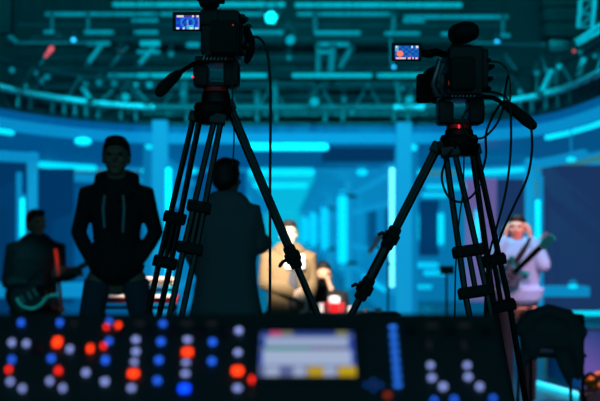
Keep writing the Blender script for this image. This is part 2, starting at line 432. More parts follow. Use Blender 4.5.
dome(146, 171, 10, 6, 22.5, 'oval dome light by the hooded man\'s shoulder')
dome(362, 172.5, 11, 6, 22.5, 'oval dome light left of the tall bright tube')
dome(417, 173, 8, 6, 22.5, 'small dome light behind the right tripod leg')
dome(571, 159.5, 10, 5, 13.4, 'oval dome light on the right bracket of the set')
dome(573, 286.5, 10, 4, 14.0, 'oval dome light on the low ledge at right')
dome(193, 171, 9, 6, 22.5, 'oval dome light seen between the left tripod legs')
# right stage riser with its light strip, strip on the floor
zr = 0.62
struct('trim_35', mb().box((3.66, 12.2, zr / 2), (1.6, 1.6, zr), bevel=0.01), M['purplebox'])
struct('trim_36', mb().box((3.66, 12.2, zr + .01), (1.62, 1.62, 0.02)), M['risertop'])
htube([Vector((XX(540, 12.9), 12.9, zr + .05)), Vector((XX(640, 12.9), 12.9, zr + .05))], 4.5, 'cyan light strip along the back of the low stage riser at right', 'tube')
def floorp(px, py):
    d = H * F / (py - PY0); return Vector((XX(px, d), d, 0.02))
htube([floorp(533, 384), floorp(600, 403)], 5, 'cyan light strip lying across the floor behind the draped chair')

# ================================================================== OVERHEAD TRUSSES
WIRES = MB()
def wire(t, p):
    WIRES.cyl(p, (p[0], p[1], 7.16), .0025, 6)
def pole(m, a, b, r): m.tube([a, b], r, 8)
def batten(px0, px1, py, th, d, label, material, hang=None, group='level light bars in the rigging'):
    t = thing('lit_bar', label, 'light bar', P(px0, py, d), group)
    r = th * .85 * d / F
    mb().box((P(px0, py, d) + P(px1, py, d)) / 2, ((px1 - px0) * d / F, r, r), bevel=r * .3).build('bar', M[material], t)
    for hx in (hang or []):
        mb().cyl(P(hx, py - 1, d), P(hx, py - 1, d) + Vector((0, 0, 0.22)), 0.012, 8).build('hanger', M['pipedim'], t)
    for f in (.15, .85): wire(t, P(px0 + (px1 - px0) * f, py - th * .3, d))
    return t
d = 16.6
batten(112, 285, 4.5, 5.2, d, 'long bright level light bar at the very top, left of the middle', 'batten', (140, 200, 260))
batten(295, 462, 5.0, 5.2, d, 'long bright level light bar at the very top, right of the middle', 'batten', (320, 380, 440))
d = 16.4
for (a, bb, lab, mt) in ((45, 100, 'leftmost level lit bar of the second row from the top', 'batten_dim'), (100, 158, 'level lit bar of the second row above the hooded man', 'batten_dim'),
        (160, 262, 'level lit bar of the second row crossing behind the left camera', 'batten_dim'), (297, 394, 'level lit bar of the second row right of the large cyan lamp', 'batten_dim'),
        (404, 462, 'level lit bar of the second row behind the right viewfinder', 'batten_dim'), (462, 508, 'rightmost level lit bar of the second row from the top', 'batten_dim')):
    batten(a, bb, 14.2 if a < 400 else 17, 4.2, d, lab, mt)
rows = [(131, 158, 20.5, 3.6, 'short lit bar in a ladder of three left of the left camera, top', 'batten_dim'), (403, 425, 21, 3.6, 'short lit bar above the right camera screen', 'batten_dim'),
        (44, 54, 32, 4, 'stub of lit bar at far left above the small blue lamp', 'batten_dim'), (84, 114, 32.3, 4.6, 'lit bar right of the small blue lamp at left', 'batten_dim'),
        (134, 158, 32.3, 4.6, 'lit bar of the ladder left of the left camera, second from top', 'batten_dim'), (248, 284, 32.5, 5, 'lit bar just below the large cyan lamp', 'batten_dim'),
        (314, 361, 33, 5, 'lit bar of the third row right of middle', 'batten_dim'), (384, 420, 33.5, 4, 'lit bar just above the right camera screen', 'batten_dim'),
        (441, 450, 34, 4, 'stub of lit bar left of the right viewfinder', 'batten_dim'), (501, 510, 35.5, 4, 'stub of lit bar right of the small blue lamp at right', 'batten_dim'),
        (86, 110, 43.5, 4.6, 'lit bar on top of a slanting brace at left', 'batten_dim'), (140, 160, 43.5, 6, 'thick bright lit bar left of the left camera screen, lowest of its ladder', 'batten'),
        (186, 200, 45, 6, 'short lit bar under the left camera screen', 'batten_dim'), (317, 349, 44.5, 5, 'lit bar above a pair of slanting braces right of middle', 'batten_dim'), (137, 160, 52, 4.5, 'low dim lit bar left of the left camera handle', 'batten_dim'),
        (318, 330, 52, 4, 'short dim lit bar between two uprights right of middle', 'batten_dim'), (440, 455, 62, 4, 'dim lit bar behind the right camera body', 'batten_dim')]
for a, bb, y, th, lab, mt in rows: batten(a, bb, y, th, 16.2, lab, mt)
for a, bb, lab, mt in ((136, 196, 'lit bar of the lowest row crossing behind the left pan handle', 'batten'), (238, 267, 'short lit bar of the lowest row between left camera and hanging cable', 'batten'),
        (292, 372, 'lit bar of the lowest row right of the hanging cable', 'batten'), (377, 432, 'lit bar of the lowest row ending at the right camera', 'batten')):
    batten(a, bb, 75.5, 5, 15.9, lab, mt)  # stretches of upper pipe, stage light put in as glow
batten(108, 136, 75.5, 4, 15.9, 'dim lit bar of the lowest row above the hooded man', 'batten_dim')

# curved pipe truss over the set
t = thing('ring_truss', 'long curved pipe truss running across the whole stage above the set', 'truss', ring_pts(290, 290, 3.244, 15.8, 1)[0])
for k, (a, bb, mt) in enumerate(((-110, 154, 'pipe'), (154, 394, 'pipedim'), (394, 425, 'pipe'), (425, 500, 'pipedim'), (500, 660, 'pipe'))):  # stretches differ in grey to imitate uneven stage light on the pipe
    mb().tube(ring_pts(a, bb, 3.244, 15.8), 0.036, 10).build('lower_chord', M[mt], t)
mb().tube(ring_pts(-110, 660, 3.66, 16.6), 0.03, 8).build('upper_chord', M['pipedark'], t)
mb().tube(ring_pts(-110, 660, 3.40, 17.0), 0.03, 8).build('rear_chord', M['pipedark'], t)
xs = list(range(-100, 660, 24))
for i, px in enumerate(xs):
    a = ring_pts(px, px, 3.27, 15.8, 1)[0]; q = px + (12 if i % 2 else -12)
    c = ring_pts(q, q, 3.66, 16.6, 1)[0]
    mb().tube([a, c], 0.016 if i % 3 else 0.022, 8).build('brace', M['pipedim'], t)
for px in (-40, 40, 120, 205, 300, 380, 440, 505, 560, 620): wire(t, ring_pts(px, px, 3.27, 15.8, 1)[0])
# small fixtures clamped under the curved pipe
lampn = 0
for px in (18, 30, 52, 64, 75, 86, 98, 121, 136, 187, 220, 257, 276, 325, 343, 394, 408, 450, 520, 532, 546, 558, 570, 582, 592):
    p = ring_pts(px, px, 3.2, 15.78, 1)[0]
    h = thing('hanging_fixture', 'small pale fixture hanging below the curved pipe truss', 'fixture', p, 'small fixtures along the curved pipe')
    mb().cyl(p + Vector((0, 0, 0.02)), p + Vector((0, 0, -0.05)), 0.02, 8).build('clamp', M['pipedim'], h)
    mb().lathe(p + Vector((0, 0, -0.05)), [(0, 0.02), (-0.05, 0.032), (-0.10, 0.028)], seg=14).build('housing', M['pipedim'], h)

# stage lamps: yoke, body, lens
def lamp(px, py, d, size, material, label, aim=(0, -1, -0.25), shape=12, name='stage_lamp'):
    size *= .78
    p = P(px, py, d); t = thing(name, label, 'stage light', p + Vector((0, 0, size * 2.2)))
    ax = Vector(aim).normalized(); r = size
    m = mb(); m._lathe(p - ax * r * 2.2, ax, [(0, r * .55), (r * .6, r * .9), (r * 2.1, r * 1.12), (r * 2.15, r * 1.0)], 18); m.build('housing', M['blackmetal'], t)
    m = mb(); m._lathe(p - ax * r * .06, ax, [(0, r), (r * .10, r * .96), (r * .16, r * .6)], shape); m.build('lens', M[material], t)
    s = Vector((1, 0, 0)); top = p + Vector((0, 0, r * 2.2)) - ax * r
    c = p - ax * r
    mb().tube([c + s * r * 1.2, c + s * r * 1.25 + Vector((0, 0, r * 1.2)), top + s * r * .5, top - s * r * .5, c - s * r * 1.25 + Vector((0, 0, r * 1.2)), c - s * r * 1.2], r * .14, 8).build('yoke', M['pipedark'], t)
    mb().cyl(top, top + Vector((0, 0, r * 1.5)), r * .22, 8).build('clamp', M['pipedark'], t)
    wire(t, top)
    return t
lamp(271, 17.5, 15.6, 0.115, 'lamp_hot', 'largest, brightest cyan stage lamp, right of the left camera top', shape=5)
lamp(290.5, 40, 15.6, 0.085, 'lamp', 'oval cyan stage lamp below and right of the largest lamp', (0.5, -1, -.6))
lamp(289, 58, 15.6, 0.04, 'lamp_dim', 'small dim lamp below the oval cyan lamp')
lamp(73.5, 40, 15.6, 0.04, 'lamp_blue', 'small blue lamp at upper left')
lamp(497, 42.5, 15.6, 0.045, 'lamp_blue', 'small blue lamp right of the right viewfinder')
lamp(394, 67, 15.6, 0.03, 'lamp_blue', 'tiny blue lamp under the right camera screen')
lamp(125.5, 97.5, 15.5, 0.072, 'lamp', 'round cyan lamp over the hooded man, just above the curved pipe')
lamp(314.5, 102, 15.5, 0.078, 'lamp', 'round cyan lamp right of the hanging cable, just above the curved pipe')
lamp(409.5, 100, 15.5, 0.068, 'lamp', 'round cyan lamp left of the right camera, just above the curved pipe')
lamp(402.5, 88.5, 15.6, 0.036, 'lamp_dim', 'small dim lamp above the round lamp left of the right camera')
t = thing('light_tube', 'slim slanting red light at upper left', 'light', P(45, 57, 15.2))
mb().tube([P(45.5, 56.5, 15.2), P(51.5, 48.5, 15.2)], [.018, .034], 10, round_ends=True).build('glowing_tube', M['lamp_red'], t)
mb().tube([P(40, 65, 15.2), P(45.5, 56.5, 15.2)], .015, 8).build('bracket', M['pipedim'], t); wire(t, P(51.5, 48, 15.2))
lamp(574, 51, 13.5, 0.022, 'lamp_red', 'tiny red lamp at upper right beside the lattice')
lamp(58.5, 36.5, 15.6, 0.03, 'btn_dim', 'small unlit lamp left of the small blue lamp')
lamp(120, 52, 15.6, 0.05, 'btn_dim', 'small unlit lamp left of the thick lit bar')
lamp(171, 54.5, 15.6, 0.045, 'lamp_dim', 'dim teal lamp above the left pan handle')
lamp(183, 94, 15.6, 0.055, 'lamp_dim', 'dim teal lamp left of the left tripod head')
lamp(352, 112.5, 15.6, 0.045, 'lamp_dim', 'dim teal lamp on the curved pipe right of middle')
lamp(344, 100, 15.6, 0.04, 'lamp_dim', 'dim bluish lamp above the curved pipe right of middle')
lamp(136, 85, 15.6, 0.05, 'lamp', 'left of two square cyan lamps under the lowest lit bars', shape=4)
lamp(149.5, 85, 15.6, 0.065, 'lamp', 'right of two square cyan lamps under the lowest lit bars', shape=4)
lamp(114, 83.5, 15.6, 0.062, 'lamp_dim', 'dim square lamp under the lowest lit bars, over the hooded man', shape=4)
lamp(99, 83, 14.8, 0.05, 'lamp_dim', 'dim lamp beside a slanting brace at left', shape=6)
lamp(86, 84, 14.8, 0.035, 'lamp_dim', 'small dim lamp on the curved pipe at left, by a leaning arm', shape=6)
lamp(47, 77, 14.2, 0.05, 'lamp_dim', 'dim lamp on the curved pipe at far left, higher of two', shape=6)
lamp(36, 73, 14.2, 0.035, 'lamp_dim', 'small dim lamp high above the curved pipe at far left', shape=6)
lamp(12, 70, 13.5, 0.05, 'lamp_dim', 'dim lamp near the left edge above the curved pipe', shape=6)
lamp(26, 86, 13.8, 0.035, 'lamp_dim', 'small dim lamp low on the curved pipe at far left', shape=6)
lamp(537, 73, 14.0, 0.045, 'lamp_dim', 'dim lamp above the curved pipe right of the right pan handle', shape=6)
lamp(559, 66.5, 13.4, 0.045, 'lamp', 'cyan lamp on an upright above the curved pipe at right', shape=6)
lamp(580, 52, 13.0, 0.035, 'lamp_dim', 'dim lamp beside the tiny red lamp at upper right', shape=6)
lamp(595, 56, 12.8, 0.035, 'lamp_dim', 'dim lamp at the right edge under the lattice', shape=6)

# uprights and slanting arms in the rigging, one thing each
def arm(pa, pb, d, r, label, material='pipestrut', cat='rigging strut', name='rigging_strut', d2=None):
    t = thing(name, label, cat, P(*pa, d)); a = P(*pa, d); b2 = P(*pb, d2 or d)
    mb().tube([a, b2], r, 8).build('pole', M[material], t)
    v = (b2 - a).normalized()
    mb().tube([a - v * .01, a + v * .05], r * 1.5, 8).build('clamp', M['pipedark'], t)
    wire(t, a if a.z > b2.z else b2)
    return t
arm((86, 66), (101, 46), 16.2, .032, 'slanting arm below a lit bar at left')
arm((111, 66), (128, 46), 16.2, .02, 'thin slanting arm left of the ladder of bars', 'pipedim')
arm((138, 66), (153, 48), 16.2, .036, 'thick slanting arm below the thick lit bar')
arm((36, 93), (43, 78), 14.6, .03, 'leaning arm at far left on the curved pipe')
arm((29, 93), (23, 82), 14.4, .03, 'short arm leaning left on the curved pipe at far left', 'pipedim')
arm((92, 101), (82, 88), 15.0, .03, 'arm leaning left on the curved pipe above the hooded man')
arm((100, 102), (113, 90), 15.4, .02, 'arm leaning right on the curved pipe above the hooded man', 'pipedim')
arm((148, 103), (136, 90), 15.6, .026, 'arm leaning left beneath the square lamps', 'pipedim')
arm((540, 95), (552, 70), 14.2, .036, 'thick pale arm leaning right above the curved pipe at right')
arm((524, 101), (519, 90), 14.9, .03, 'short pale arm leaning left above the curved pipe at right')
arm((577, 82), (584, 58), 13.2, .036, 'pale arm near the right edge leaning right')
arm((503, 17), (503, 36), 16.2, .025, 'upright under the end of the second row of bars at right', 'pipedim')
arm((52, 14), (52, 32), 16.2, .022, 'upright under the end of the second row of bars at left', 'pipedim')
arm((88, 14), (88, 32), 16.2, .022, 'upright left of the ladder of bars at left', 'pipedim')
arm((315, 14), (315, 33), 16.2, .028, 'upright in the third row right of the large lamp', 'pipedim')
arm((394, 14), (393, 33), 16.2, .035, 'upright left of the right camera screen', 'pipedim')
arm((333, 45), (331, 72), 16.2, .05, 'thick upright below a lit bar right of middle', 'pipedim')
arm((318, 45), (318, 74), 16.2, .035, 'upright below the left end of a lit bar right of middle', 'pipedim')
arm((352, 47), (340, 68), 16.2, .04, 'slanting arm right of a thick upright right of middle', 'pipedim')
arm((396, 78), (400, 108), 16.0, .035, 'upright above the curved pipe left of the right camera', 'pipedim')
arm((557, 66), (556, 94), 14.0, .018, 'thin upright carrying a cyan lamp at right', 'pipedim')
arm((537, 75), (537, 100), 14.5, .018, 'thin upright carrying a dim lamp at right', 'pipedim')
arm((390, 30), (392, 68), 16.3, .02, 'upright behind the left edge of the right camera screen', 'pipedim')
arm((184, 78), (184, 112), 16.0, .05, 'thick upright left of the left tripod head', 'pipedim')
arm((257, 92), (257, 118), 16.0, .04, 'upright left of the hanging cable above the set', 'pipedim')
arm((275, 82), (275, 118), 16.0, .04, 'upright right of the hanging cable above the set', 'pipedim')
arm((5, 32), (17, 43), 15.0, .03, 'arm slanting down to the right at the upper left edge', 'pipedim')
arm((16, 43), (96, 43), 15.6, .018, 'thin level pipe at upper left under the small blue lamp', 'pipedim')
arm((470, 43), (545, 45), 15.6, .018, 'thin level pipe at upper right under the small blue lamp', 'pipedim')
arm((505, 55), (516, 70), 15.2, .022, 'dim slanting arm above the right pan handle', 'pipedim')
arm((543, 57), (546, 72), 14.2, .022, 'dim upright under the black hanging speaker', 'pipedim')
for k, (px, w) in enumerate(((60, 7), (110, 9), (230, 8), (345, 9), (470, 8))):
    pass
# background pipes further back for the layered rigging
for k, y in enumerate((25, 38, 58, 68, 88, 96)):
    a, bb = (20 + 13 * (k % 3), 500 - 17 * (k % 2))
    t = arm((a, y), (bb, y + 1), 17.6, .018, 'dim level pipe deep in the rigging, number %s from the top' % ('one', 'two', 'three', 'four', 'five', 'six')[k], 'pipedark', 'pipe', 'rigging_pipe')
    t['label'] = ('dim level pipe deep in the rigging between the second and third bar rows', 'dim level pipe deep in the rigging just below the third bar row', 'dim level pipe deep in the rigging at screen height of the right camera',
                  'dim level pipe deep in the rigging just above the lowest bright bar row', 'dim level pipe deep in the rigging just below the lowest bright bar row', 'dim level pipe deep in the rigging just above the curved pipe')[k]
# lattice tower at upper right
t = thing('lattice_truss', 'pale lattice truss hanging at the upper right corner', 'truss', P(588, 0, 12.6))
d = 12.6
for a, bb in (((582, -20), (578, 28)), ((597, -20), (592, 28)), ((575, 42), (606, 21)), ((577, 45), (608, 27))):
    mb().tube([P(*a, d), P(*bb, d)], .022, 8).build('chord', M['pipestrut'], t)
for y in (0, 14, 27):
    mb().tube([P(581 - y * .1, y, d), P(595 - y * .12, y, d)], .015, 8).build('rung', M['pipedim'], t)
for a, bb in (((580, 14), (594, 1)), ((579, 27), (594, 14)), ((583, 42), (590, 34))):
    mb().tube([P(*a, d), P(*bb, d)], .012, 8).build('brace', M['pipedim'], t)
# black hanging speaker and drapes
t = thing('hanging_speaker', 'large black speaker cluster hanging at upper right', 'speaker', P(557, 40, 14))
d = 14
for k in range(4):
    y0 = -20 + k * 15
    mb().box(P(557, y0 + 7, d), (36 * d / F - k * .02, 0.35, 14.2 * d / F), bevel=.02).build('cabinet', M['drape'], t)
for q in (545, 569): wire(t, P(q, -10, 14))
mb().box(P(557, 47, d), (20 * d / F, 0.2, 14 * d / F), bevel=.02).build('bracket', M['black'], t)
t = tag(mb().box(P(-4, 2, 13), (34 * 13 / F, .12, 66 * 13 / F), bevel=.03).build('stage_drape', M['drape']), 'black drape hanging at the upper left corner', 'drape')

# ================================================================== TRIPODS
def orient(v): return Vector(v).normalized()
def tripod(name, apex, ground, legs, label):
    """legs: (start, foot, clamp fractions, single tube?, half spread at top, half spread at second clamp)"""
    ax = Vector(apex); t = thing(name, label, 'tripod', (ax.x, ax.y, ground))
    m = mb(); m.lathe(ax, [(-.05, .05), (-.02, .07), (.02, .078), (.035, .07)])
    for L in legs:
        a = Vector(L[0]); m.bar(ax, a, .06, .05, bevel=.008)
    m.build('crown', M['blackmetal'], t)
    for p0, p1, cl, single, w0, w1 in legs:
        p0 = Vector(p0); p1 = Vector(p1); axis = (p1 - p0).normalized()
        sv = Vector((1, 0, 0)); sv = (sv - axis * sv.dot(axis)).normalized(); fv = axis.cross(sv)
        if fv.y > 0: fv = -fv
        L = lambda k: p0.lerp(p1, k)
        c2 = cl[-1]; W = lambda k: w0 + (w1 - w0) * k / c2
        m = mb()
        for q in (-1, 1): m.tube([p0 + sv * w0 * q, L(c2) + sv * w1 * q], .0125 if not single else .013, 10)
        m.bar(p0 - sv * (w0 + .02), p0 + sv * (w0 + .02), .04, .045, bevel=.006)
        leg = m.build('leg', M['carbon'], t)
        for n, c in enumerate(cl):
            q = L(c); w = W(c) + .026
            m = mb(); m.bar(q - axis * .021, q + axis * .021, 2 * w, .05, up=fv, bevel=.006)
            if single: m.bar(q - axis * .05, q + axis * .05, .05, .045, up=fv, bevel=.01)
            k = m.build('clamp', M['rubber'], leg); 
            if not single: continue
            m = mb(); m.tube([q + fv * .02 - sv * w * .6, q + fv * .05 - sv * (w + .012), q + fv * .05 - sv * (w + .025) + Vector((0, 0, -.012))], [.008, .008, .007], 8, round_ends=True)
            m.build('lever', M['blackmetal'], leg)
        m = mb(); e = 1 if single else .93
        if single:
            m.tube([L(cl[0]), L(c2)], .021, 12); m.tube([L(c2), L(1)], .0145, 12)
        else:
            m.tube([L(cl[0] * .97), L(c2)], .011, 10)
            for q in (-1, 1): m.tube([L(c2) + sv * w1 * q, L(e) + sv * w1 * .8 * q], .0125, 10)
            m.bar(L(e) - sv * .045, L(e) + sv * .045, .03, .03); m.tube([L(e), L(1)], .013, 10)
        m.build('lower_tube', M['carbon'], leg)
        mb().lathe(p1 + Vector((0, 0, -.02)), [(0, .03), (.018, .03), (.03, .018)]).build('rubber_foot', M['rubber'], leg)
    return t
DT = 4.67
def foot(px, d): return Vector((XX(px, d), d, RZ + .02))
apL = P(213, 112, DT); apR = P(459, 144, DT)
tpL = tripod('camera_tripod', apL, RZ, [(P(197, 117, DT + .03), foot(107, DT + .35), (.234, .34), 0, .013, .024), (P(218, 119, DT - .05), foot(119, DT - .4), (.204, .298), 0, .013, .024), (P(229, 106, DT + .02), foot(415, DT + .05), (.342,), 1, .006, .006)],
             'tall black tripod at left carrying the camera cut by the top edge')
tpR = tripod('camera_tripod', apR, RZ, [(P(437, 148, DT), foot(231, DT), (.224, .351), 1, .006, .006), (P(450, 152, DT - .05), foot(529, DT - .4), (.246, .345), 0, .018, .042), (P(474, 150, DT + .05), foot(541, DT + .35), (.28, .40), 0, .008, .032)],
             'tall black tripod at right carrying the camera with a round viewfinder')

# fluid heads
def fluid_head(px, top, bot, label, handle, LR, d=DT):
    s = d / F; base = P(px, bot, d); t = thing('fluid_head', label, 'tripod head', base)
    w = s
    mb().lathe(base, [(0, 11 * w), (.012, 15 * w), ((bot - 95) * 0 + 12 * w, 14 * w), (14 * w, 12.5 * w)]).build('bowl_base', M['blackmetal'], t)
    mb().lathe(base + Vector((0, 0, 14 * w)), [(0, 12.6 * w), (4 * w, 12.6 * w)]).build('red_ring', M['redring'], t)
    m = mb()
    z0 = base + Vector((0, 0, 18 * w)); hh = (bot - 18 - top) * w
    m.box(z0 + Vector((-12 * w * 1.2, 0, hh * .42)), (15 * w, .12, hh * .84), bevel=.012)
    m.box(z0 + Vector((13 * w * 1.2, 0, hh * .5)), (15 * w, .12, hh), bevel=.012)
    m.lathe(z0 + Vector((-22 * w, 0, hh * .5)), [(0, hh * .42), (7 * w, hh * .5)], axis=(1, 0, 0))
    m.lathe(z0 + Vector((20 * w, 0, hh * .5)), [(0, hh * .5), (4 * w, hh * .4)], axis=(1, 0, 0))
    m.box(z0 + Vector((0, 0, .01)), (22 * w, .10, .02), bevel=.004)
    m.build('head_body', M['black'], t)
    m = mb(); m.box(z0 + Vector((0, .01, hh)), (38 * w, .22, 5 * w), bevel=.006)
    pl = m.build('camera_plate', M['blackmetal'], t)
    m = mb()
    for k in range(7): m.bar(z0 + Vector(((-11 + 3.6 * k) * w, -.112, hh - 2 * w)), z0 + Vector(((-9 + 3.6 * k) * w, -.112, hh + (4 if k % 2 else 2.4) * w)), .003, .004)
    m.bar(z0 + Vector((-10 * w, -.113, hh + 3 * w)), z0 + Vector((10 * w, -.113, hh + 3 * w)), .003, .004)
    m.build('plate_lit_lines', M['steel'], pl)  # steel strips imitating bright lines of light on the plate
    for hd in handle:
        pts, grip = hd
        rod = mb().tube([P(*p) for p in pts], .009, 10).build('pan_handle', M['blackmetal'], t)
        mb().tube([P(*p) for p in grip], [.017, .022, .022, .024, .02], 12, round_ends=True).build('grip', M['rubber'], rod)
    return t
hL = fluid_head(216, 62, 106, 'black fluid head with red ring between the left tripod and its camera',
   [([(198, 62, DT - .03), (190, 66, DT - .10), (176, 75, DT - .18)], [(178, 74, DT - .17), (173, 78, DT - .2), (168, 83, DT - .23), (163, 88, DT - .26), (160, 92, DT - .28)])], -1)
mb().ell(P(193, 77, DT - .09), .0045).build('tally_led', M['ledred'], hL)
hR = fluid_head(459, 98, 143, 'black fluid head with red ring between the right tripod and its camera',
   [([(468, 100, DT - .03), (480, 96, DT - .08), (494, 98, DT - .12), (506, 105, DT - .16)], [(505, 104, DT - .16), (512, 109, DT - .18), (519, 114, DT - .2), (526, 120, DT - .22), (532, 125, DT - .24)])], 1)
mb().ell(P(459, 126.5, DT - .075), (.004, .004, .008)).build('tally_led', M['ledred'], hR)

# ================================================================== CAMERAS
def cam_left():
    d = DT; s = d / F
    t = thing('video_camera', 'black broadcast camera on the left tripod, blue picture on its flip-out screen', 'camera', P(222, 60, d))
    m = mb()
    m.box((P(222, 37, d)), (38 * s, .24, 44 * s), bevel=.014)
    m.box(P(222, 57, d), (30 * s, .26, 8 * s), bevel=.006)
    m.box(P(211, 22, d - .02), (18 * s, .22, 16 * s), bevel=.012)
    m.box(P(240, 36, d + .05), (6 * s, .22, 34 * s), bevel=.008)
    m.build('body', M['black'], t)
    m = mb()   # lens with hood at the far end
    m._lathe(P(222, 34, d + .12), Vector((0, 1, 0)), [(0, .05), (.08, .055), (.1, .065), (.22, .065), (.24, .075), (.30, .085), (.30, .07)], 24); m.build('lens', M['blackmetal'], t)
    m = mb()   # battery on the back
    m.box(P(224, 38, d - .15), (26 * s, .07, 32 * s), bevel=.01)
    bat = m.build('battery', M['rubber'], t)
    mb().ell(P(233, 25, d - .188), .0035).build('status_led', M['btn_dimred'], bat)
    m = mb()   # top handle
    m.bar(P(210, 14, d), P(210, 4, d), 14 * s, .05, up=(0, 1, 0), bevel=.008); m.bar(P(210, 14, d + .17), P(210, 4, d + .15), .03, .04, up=(0, 1, 0), bevel=.006)
    m.bar(P(210, 3, d - .06), P(210, 3, d + .26), .032, .03, bevel=.01)
    m.build('top_handle', M['black'], t)
    m = mb()   # viewfinder above
    m.box(P(209, -1, d - .08), (20 * s, .1, 14 * s), bevel=.012); m._lathe(P(205, -2, d - .12), Vector((0, -1, 0)), [(0, .026), (.04, .03), (.06, .034), (.065, .024)], 18)
    m.box(P(221, -2, d - .02), (7 * s, .08, 9 * s), bevel=.006); m.build('viewfinder', M['rubber'], t)
    m = mb()   # connectors at right
    for (px, py) in ((239, 18), (243, 21), (246, 28), (244, 47), (241, 54)):
        mb()._lathe(P(px, py, d - .06), Vector((.5, -1, .1)).normalized(), [(0, .012), (.02, .012), (.022, .009), (.035, .009)], 12).build('connector', M['blackmetal'], t)
    m.box(P(238, 17, d - .02), (4 * s, .04, 8 * s), bevel=.003); m.box(P(243, 20, d), (5 * s, .05, 9 * s), bevel=.003)
    m.build('receiver_box', M['blackmetal'], t)
    m = mb()   # side battery pack / hand strap
    m.tube([P(247, 32, d), P(250, 40, d - .01), P(250, 52, d - .01), P(247, 60, d)], [(.016, .045), (.02, .05), (.02, .05), (.014, .04)], 12, side=(1, 0, 0), round_ends=True)
    m.build('hand_strap', M['rubber'], t)
    # flip-out monitor
    m = mb(); m.box(P(187, 21.6, d - .11), (28 * s, .018, 18.5 * s), bevel=.004); mon = m.build('monitor', M['black'], t)
    m = mb(); m.tube([P(200, 22, d - .10), P(206, 20, d - .06)], .012, 10); m.build('monitor_arm', M['blackmetal'], t)
    def pic(u, v):
        if v > .86 and (.05 < u < .33 or .68 < u < .78 or .88 < u < .97): return (225, 215, 225)
        if v < .16 and (.02 < u < .14 or .30 < u < .38 or .58 < u < .72 or .82 < u < .95): return (205, 230, 235)
        if v < .30 and .48 < u < .78: return (60, 190, 215)
        if v > .80: return (70, 60, 170)
        if abs(u - .5) < .05 and v < .7: return (130, 120, 210) if v < .45 else (70, 160, 225)
        if .25 < (u - .5) ** 2 * 5 + (v - .5) ** 2 * 3 < .5: return (40, 120, 220)
        if .93 < u: return (110, 120, 220)
        return (16, 62 + int(30 * math.sin(u * 19) * math.cos(v * 13)), 190)
    s2 = s
    o = P(175.8, 29.3, d - .1195); screen('monitor_image', o, Vector((23.5 * s * .975, 0, 0)), Vector((0, 0, 14 * s * .975)), 48, 27, pic, .95, mon)
    return t
def cam_right():
    d = DT; s = d / F
    t = thing('video_camera', 'black broadcast camera on the right tripod with a round viewfinder on top', 'camera', P(460, 98, d))
    m = mb()
    m.box(P(462, 73, d), (34 * s, .24, 46 * s), bevel=.016)
    m.box(P(458, 54, d), (22 * s, .2, 12 * s), bevel=.012)
    m.box(P(460, 95, d), (34 * s, .26, 6 * s), bevel=.006)
    m.box(P(480, 72, d + .02), (9 * s, .2, 40 * s), bevel=.01)
    m.build('body', M['black'], t)
    m = mb(); m._lathe(P(448, 76, d + .12), Vector((0, 1, 0)), [(0, .05), (.08, .055), (.1, .065), (.22, .065), (.24, .075), (.30, .085), (.30, .07)], 24); m.build('lens', M['blackmetal'], t)
    m = mb(); m.box(P(424, 88.5, d + .10), (15 * s, .05, 29 * s), bevel=.008); m.box(P(433, 88, d + .09), (6 * s, .03, 4 * s)); m.build('matte_flag', M['drape'], t)
    m = mb()
    m.tube([P(440, 60, d - .02), P(437, 72, d - .03), P(433, 84, d - .02), P(438, 95, d)], [.012, .014, .012, .016], 10)
    m.tube([P(443, 64, d - .05), P(439, 80, d - .06), P(443, 92, d - .04)], .008, 8)
    m.box(P(440, 82, d + .02), (8 * s, .1, 16 * s), bevel=.008); m.build('side_controls', M['steel'], t)
    m = mb(); m.box(P(462, 74, d - .15), (24 * s, .07, 32 * s), bevel=.012); bat = m.build('battery', M['rubber'], t)
    mb().ell(P(449.5, 83, d - .13), (.004, .004, .012)).build('status_led', M['btn_dimred'], bat)
    m = mb(); m.tube([P(456, 56, d - .02), P(456, 48, d - .03), P(458, 42, d - .05)], [.026, .02, .024], 12, round_ends=True)
    nk = m.build('viewfinder_post', M['black'], t)
    m = mb(); ax = Vector((.25, -1, .12)).normalized()
    m.ell(P(464, 32.5, d - .08), (14.5 * s, .075, 10.5 * s), rot=Matrix.Rotation(-.18, 3, 'Y')); m.ell(P(456, 34, d - .06), (8 * s, .06, 9.5 * s)); m.ell(P(471, 32, d - .09), (8 * s, .06, 9 * s))
    m.blob('viewfinder', M['rubber'], t, voxel=.005)
    m = mb()
    for (px, py) in ((484, 62), (487, 68), (486, 80), (484, 90)):
        mb()._lathe(P(px, py, d - .05), Vector((.6, -1, .1)).normalized(), [(0, .012), (.02, .012), (.022, .009), (.035, .009)], 12).build('connector', M['blackmetal'], t)
    m = mb(); m.box(P(406.5, 52, d - .11), (29 * s, .018, 17.5 * s), bevel=.004); mon = m.build('monitor', M['black'], t)
    m = mb(); m.tube([P(420, 53, d - .10), P(430, 54, d - .07), P(436, 52, d - .05), P(446, 55, d - .02)], [.014, .018, .016, .012], 10); m.build('monitor_arm', M['blackmetal'], t)
    def pic(u, v):
        if v > .80 and (.05 < u < .1 or .68 < u < .76 or .88 < u < .97): return (225, 225, 235)
        if v < .16: return (235, 190, 200) if (.04 < u < .45 or .55 < u < .66 or .72 < u < .80 or .86 < u < .96) else (40, 40, 120)
        if (u - .22) ** 2 * 2.4 + (v - .42) ** 2 < .05: return (255, 130, 95)
        if .02 < u < .16 and v > .55: return (90, 170, 220)
        if .6 < u < .68 and v < .35: return (130, 50, 190)
        return (20, 88 + int(34 * math.sin(u * 23) * math.cos(v * 17)), 180)
    screen('monitor_image', P(394.8, 59.2, d - .1195), Vector((24 * s * .975, 0, 0)), Vector((0, 0, 13.5 * s * .975)), 48, 27, pic, .95, mon)
    return t
cam_left(); cam_right()

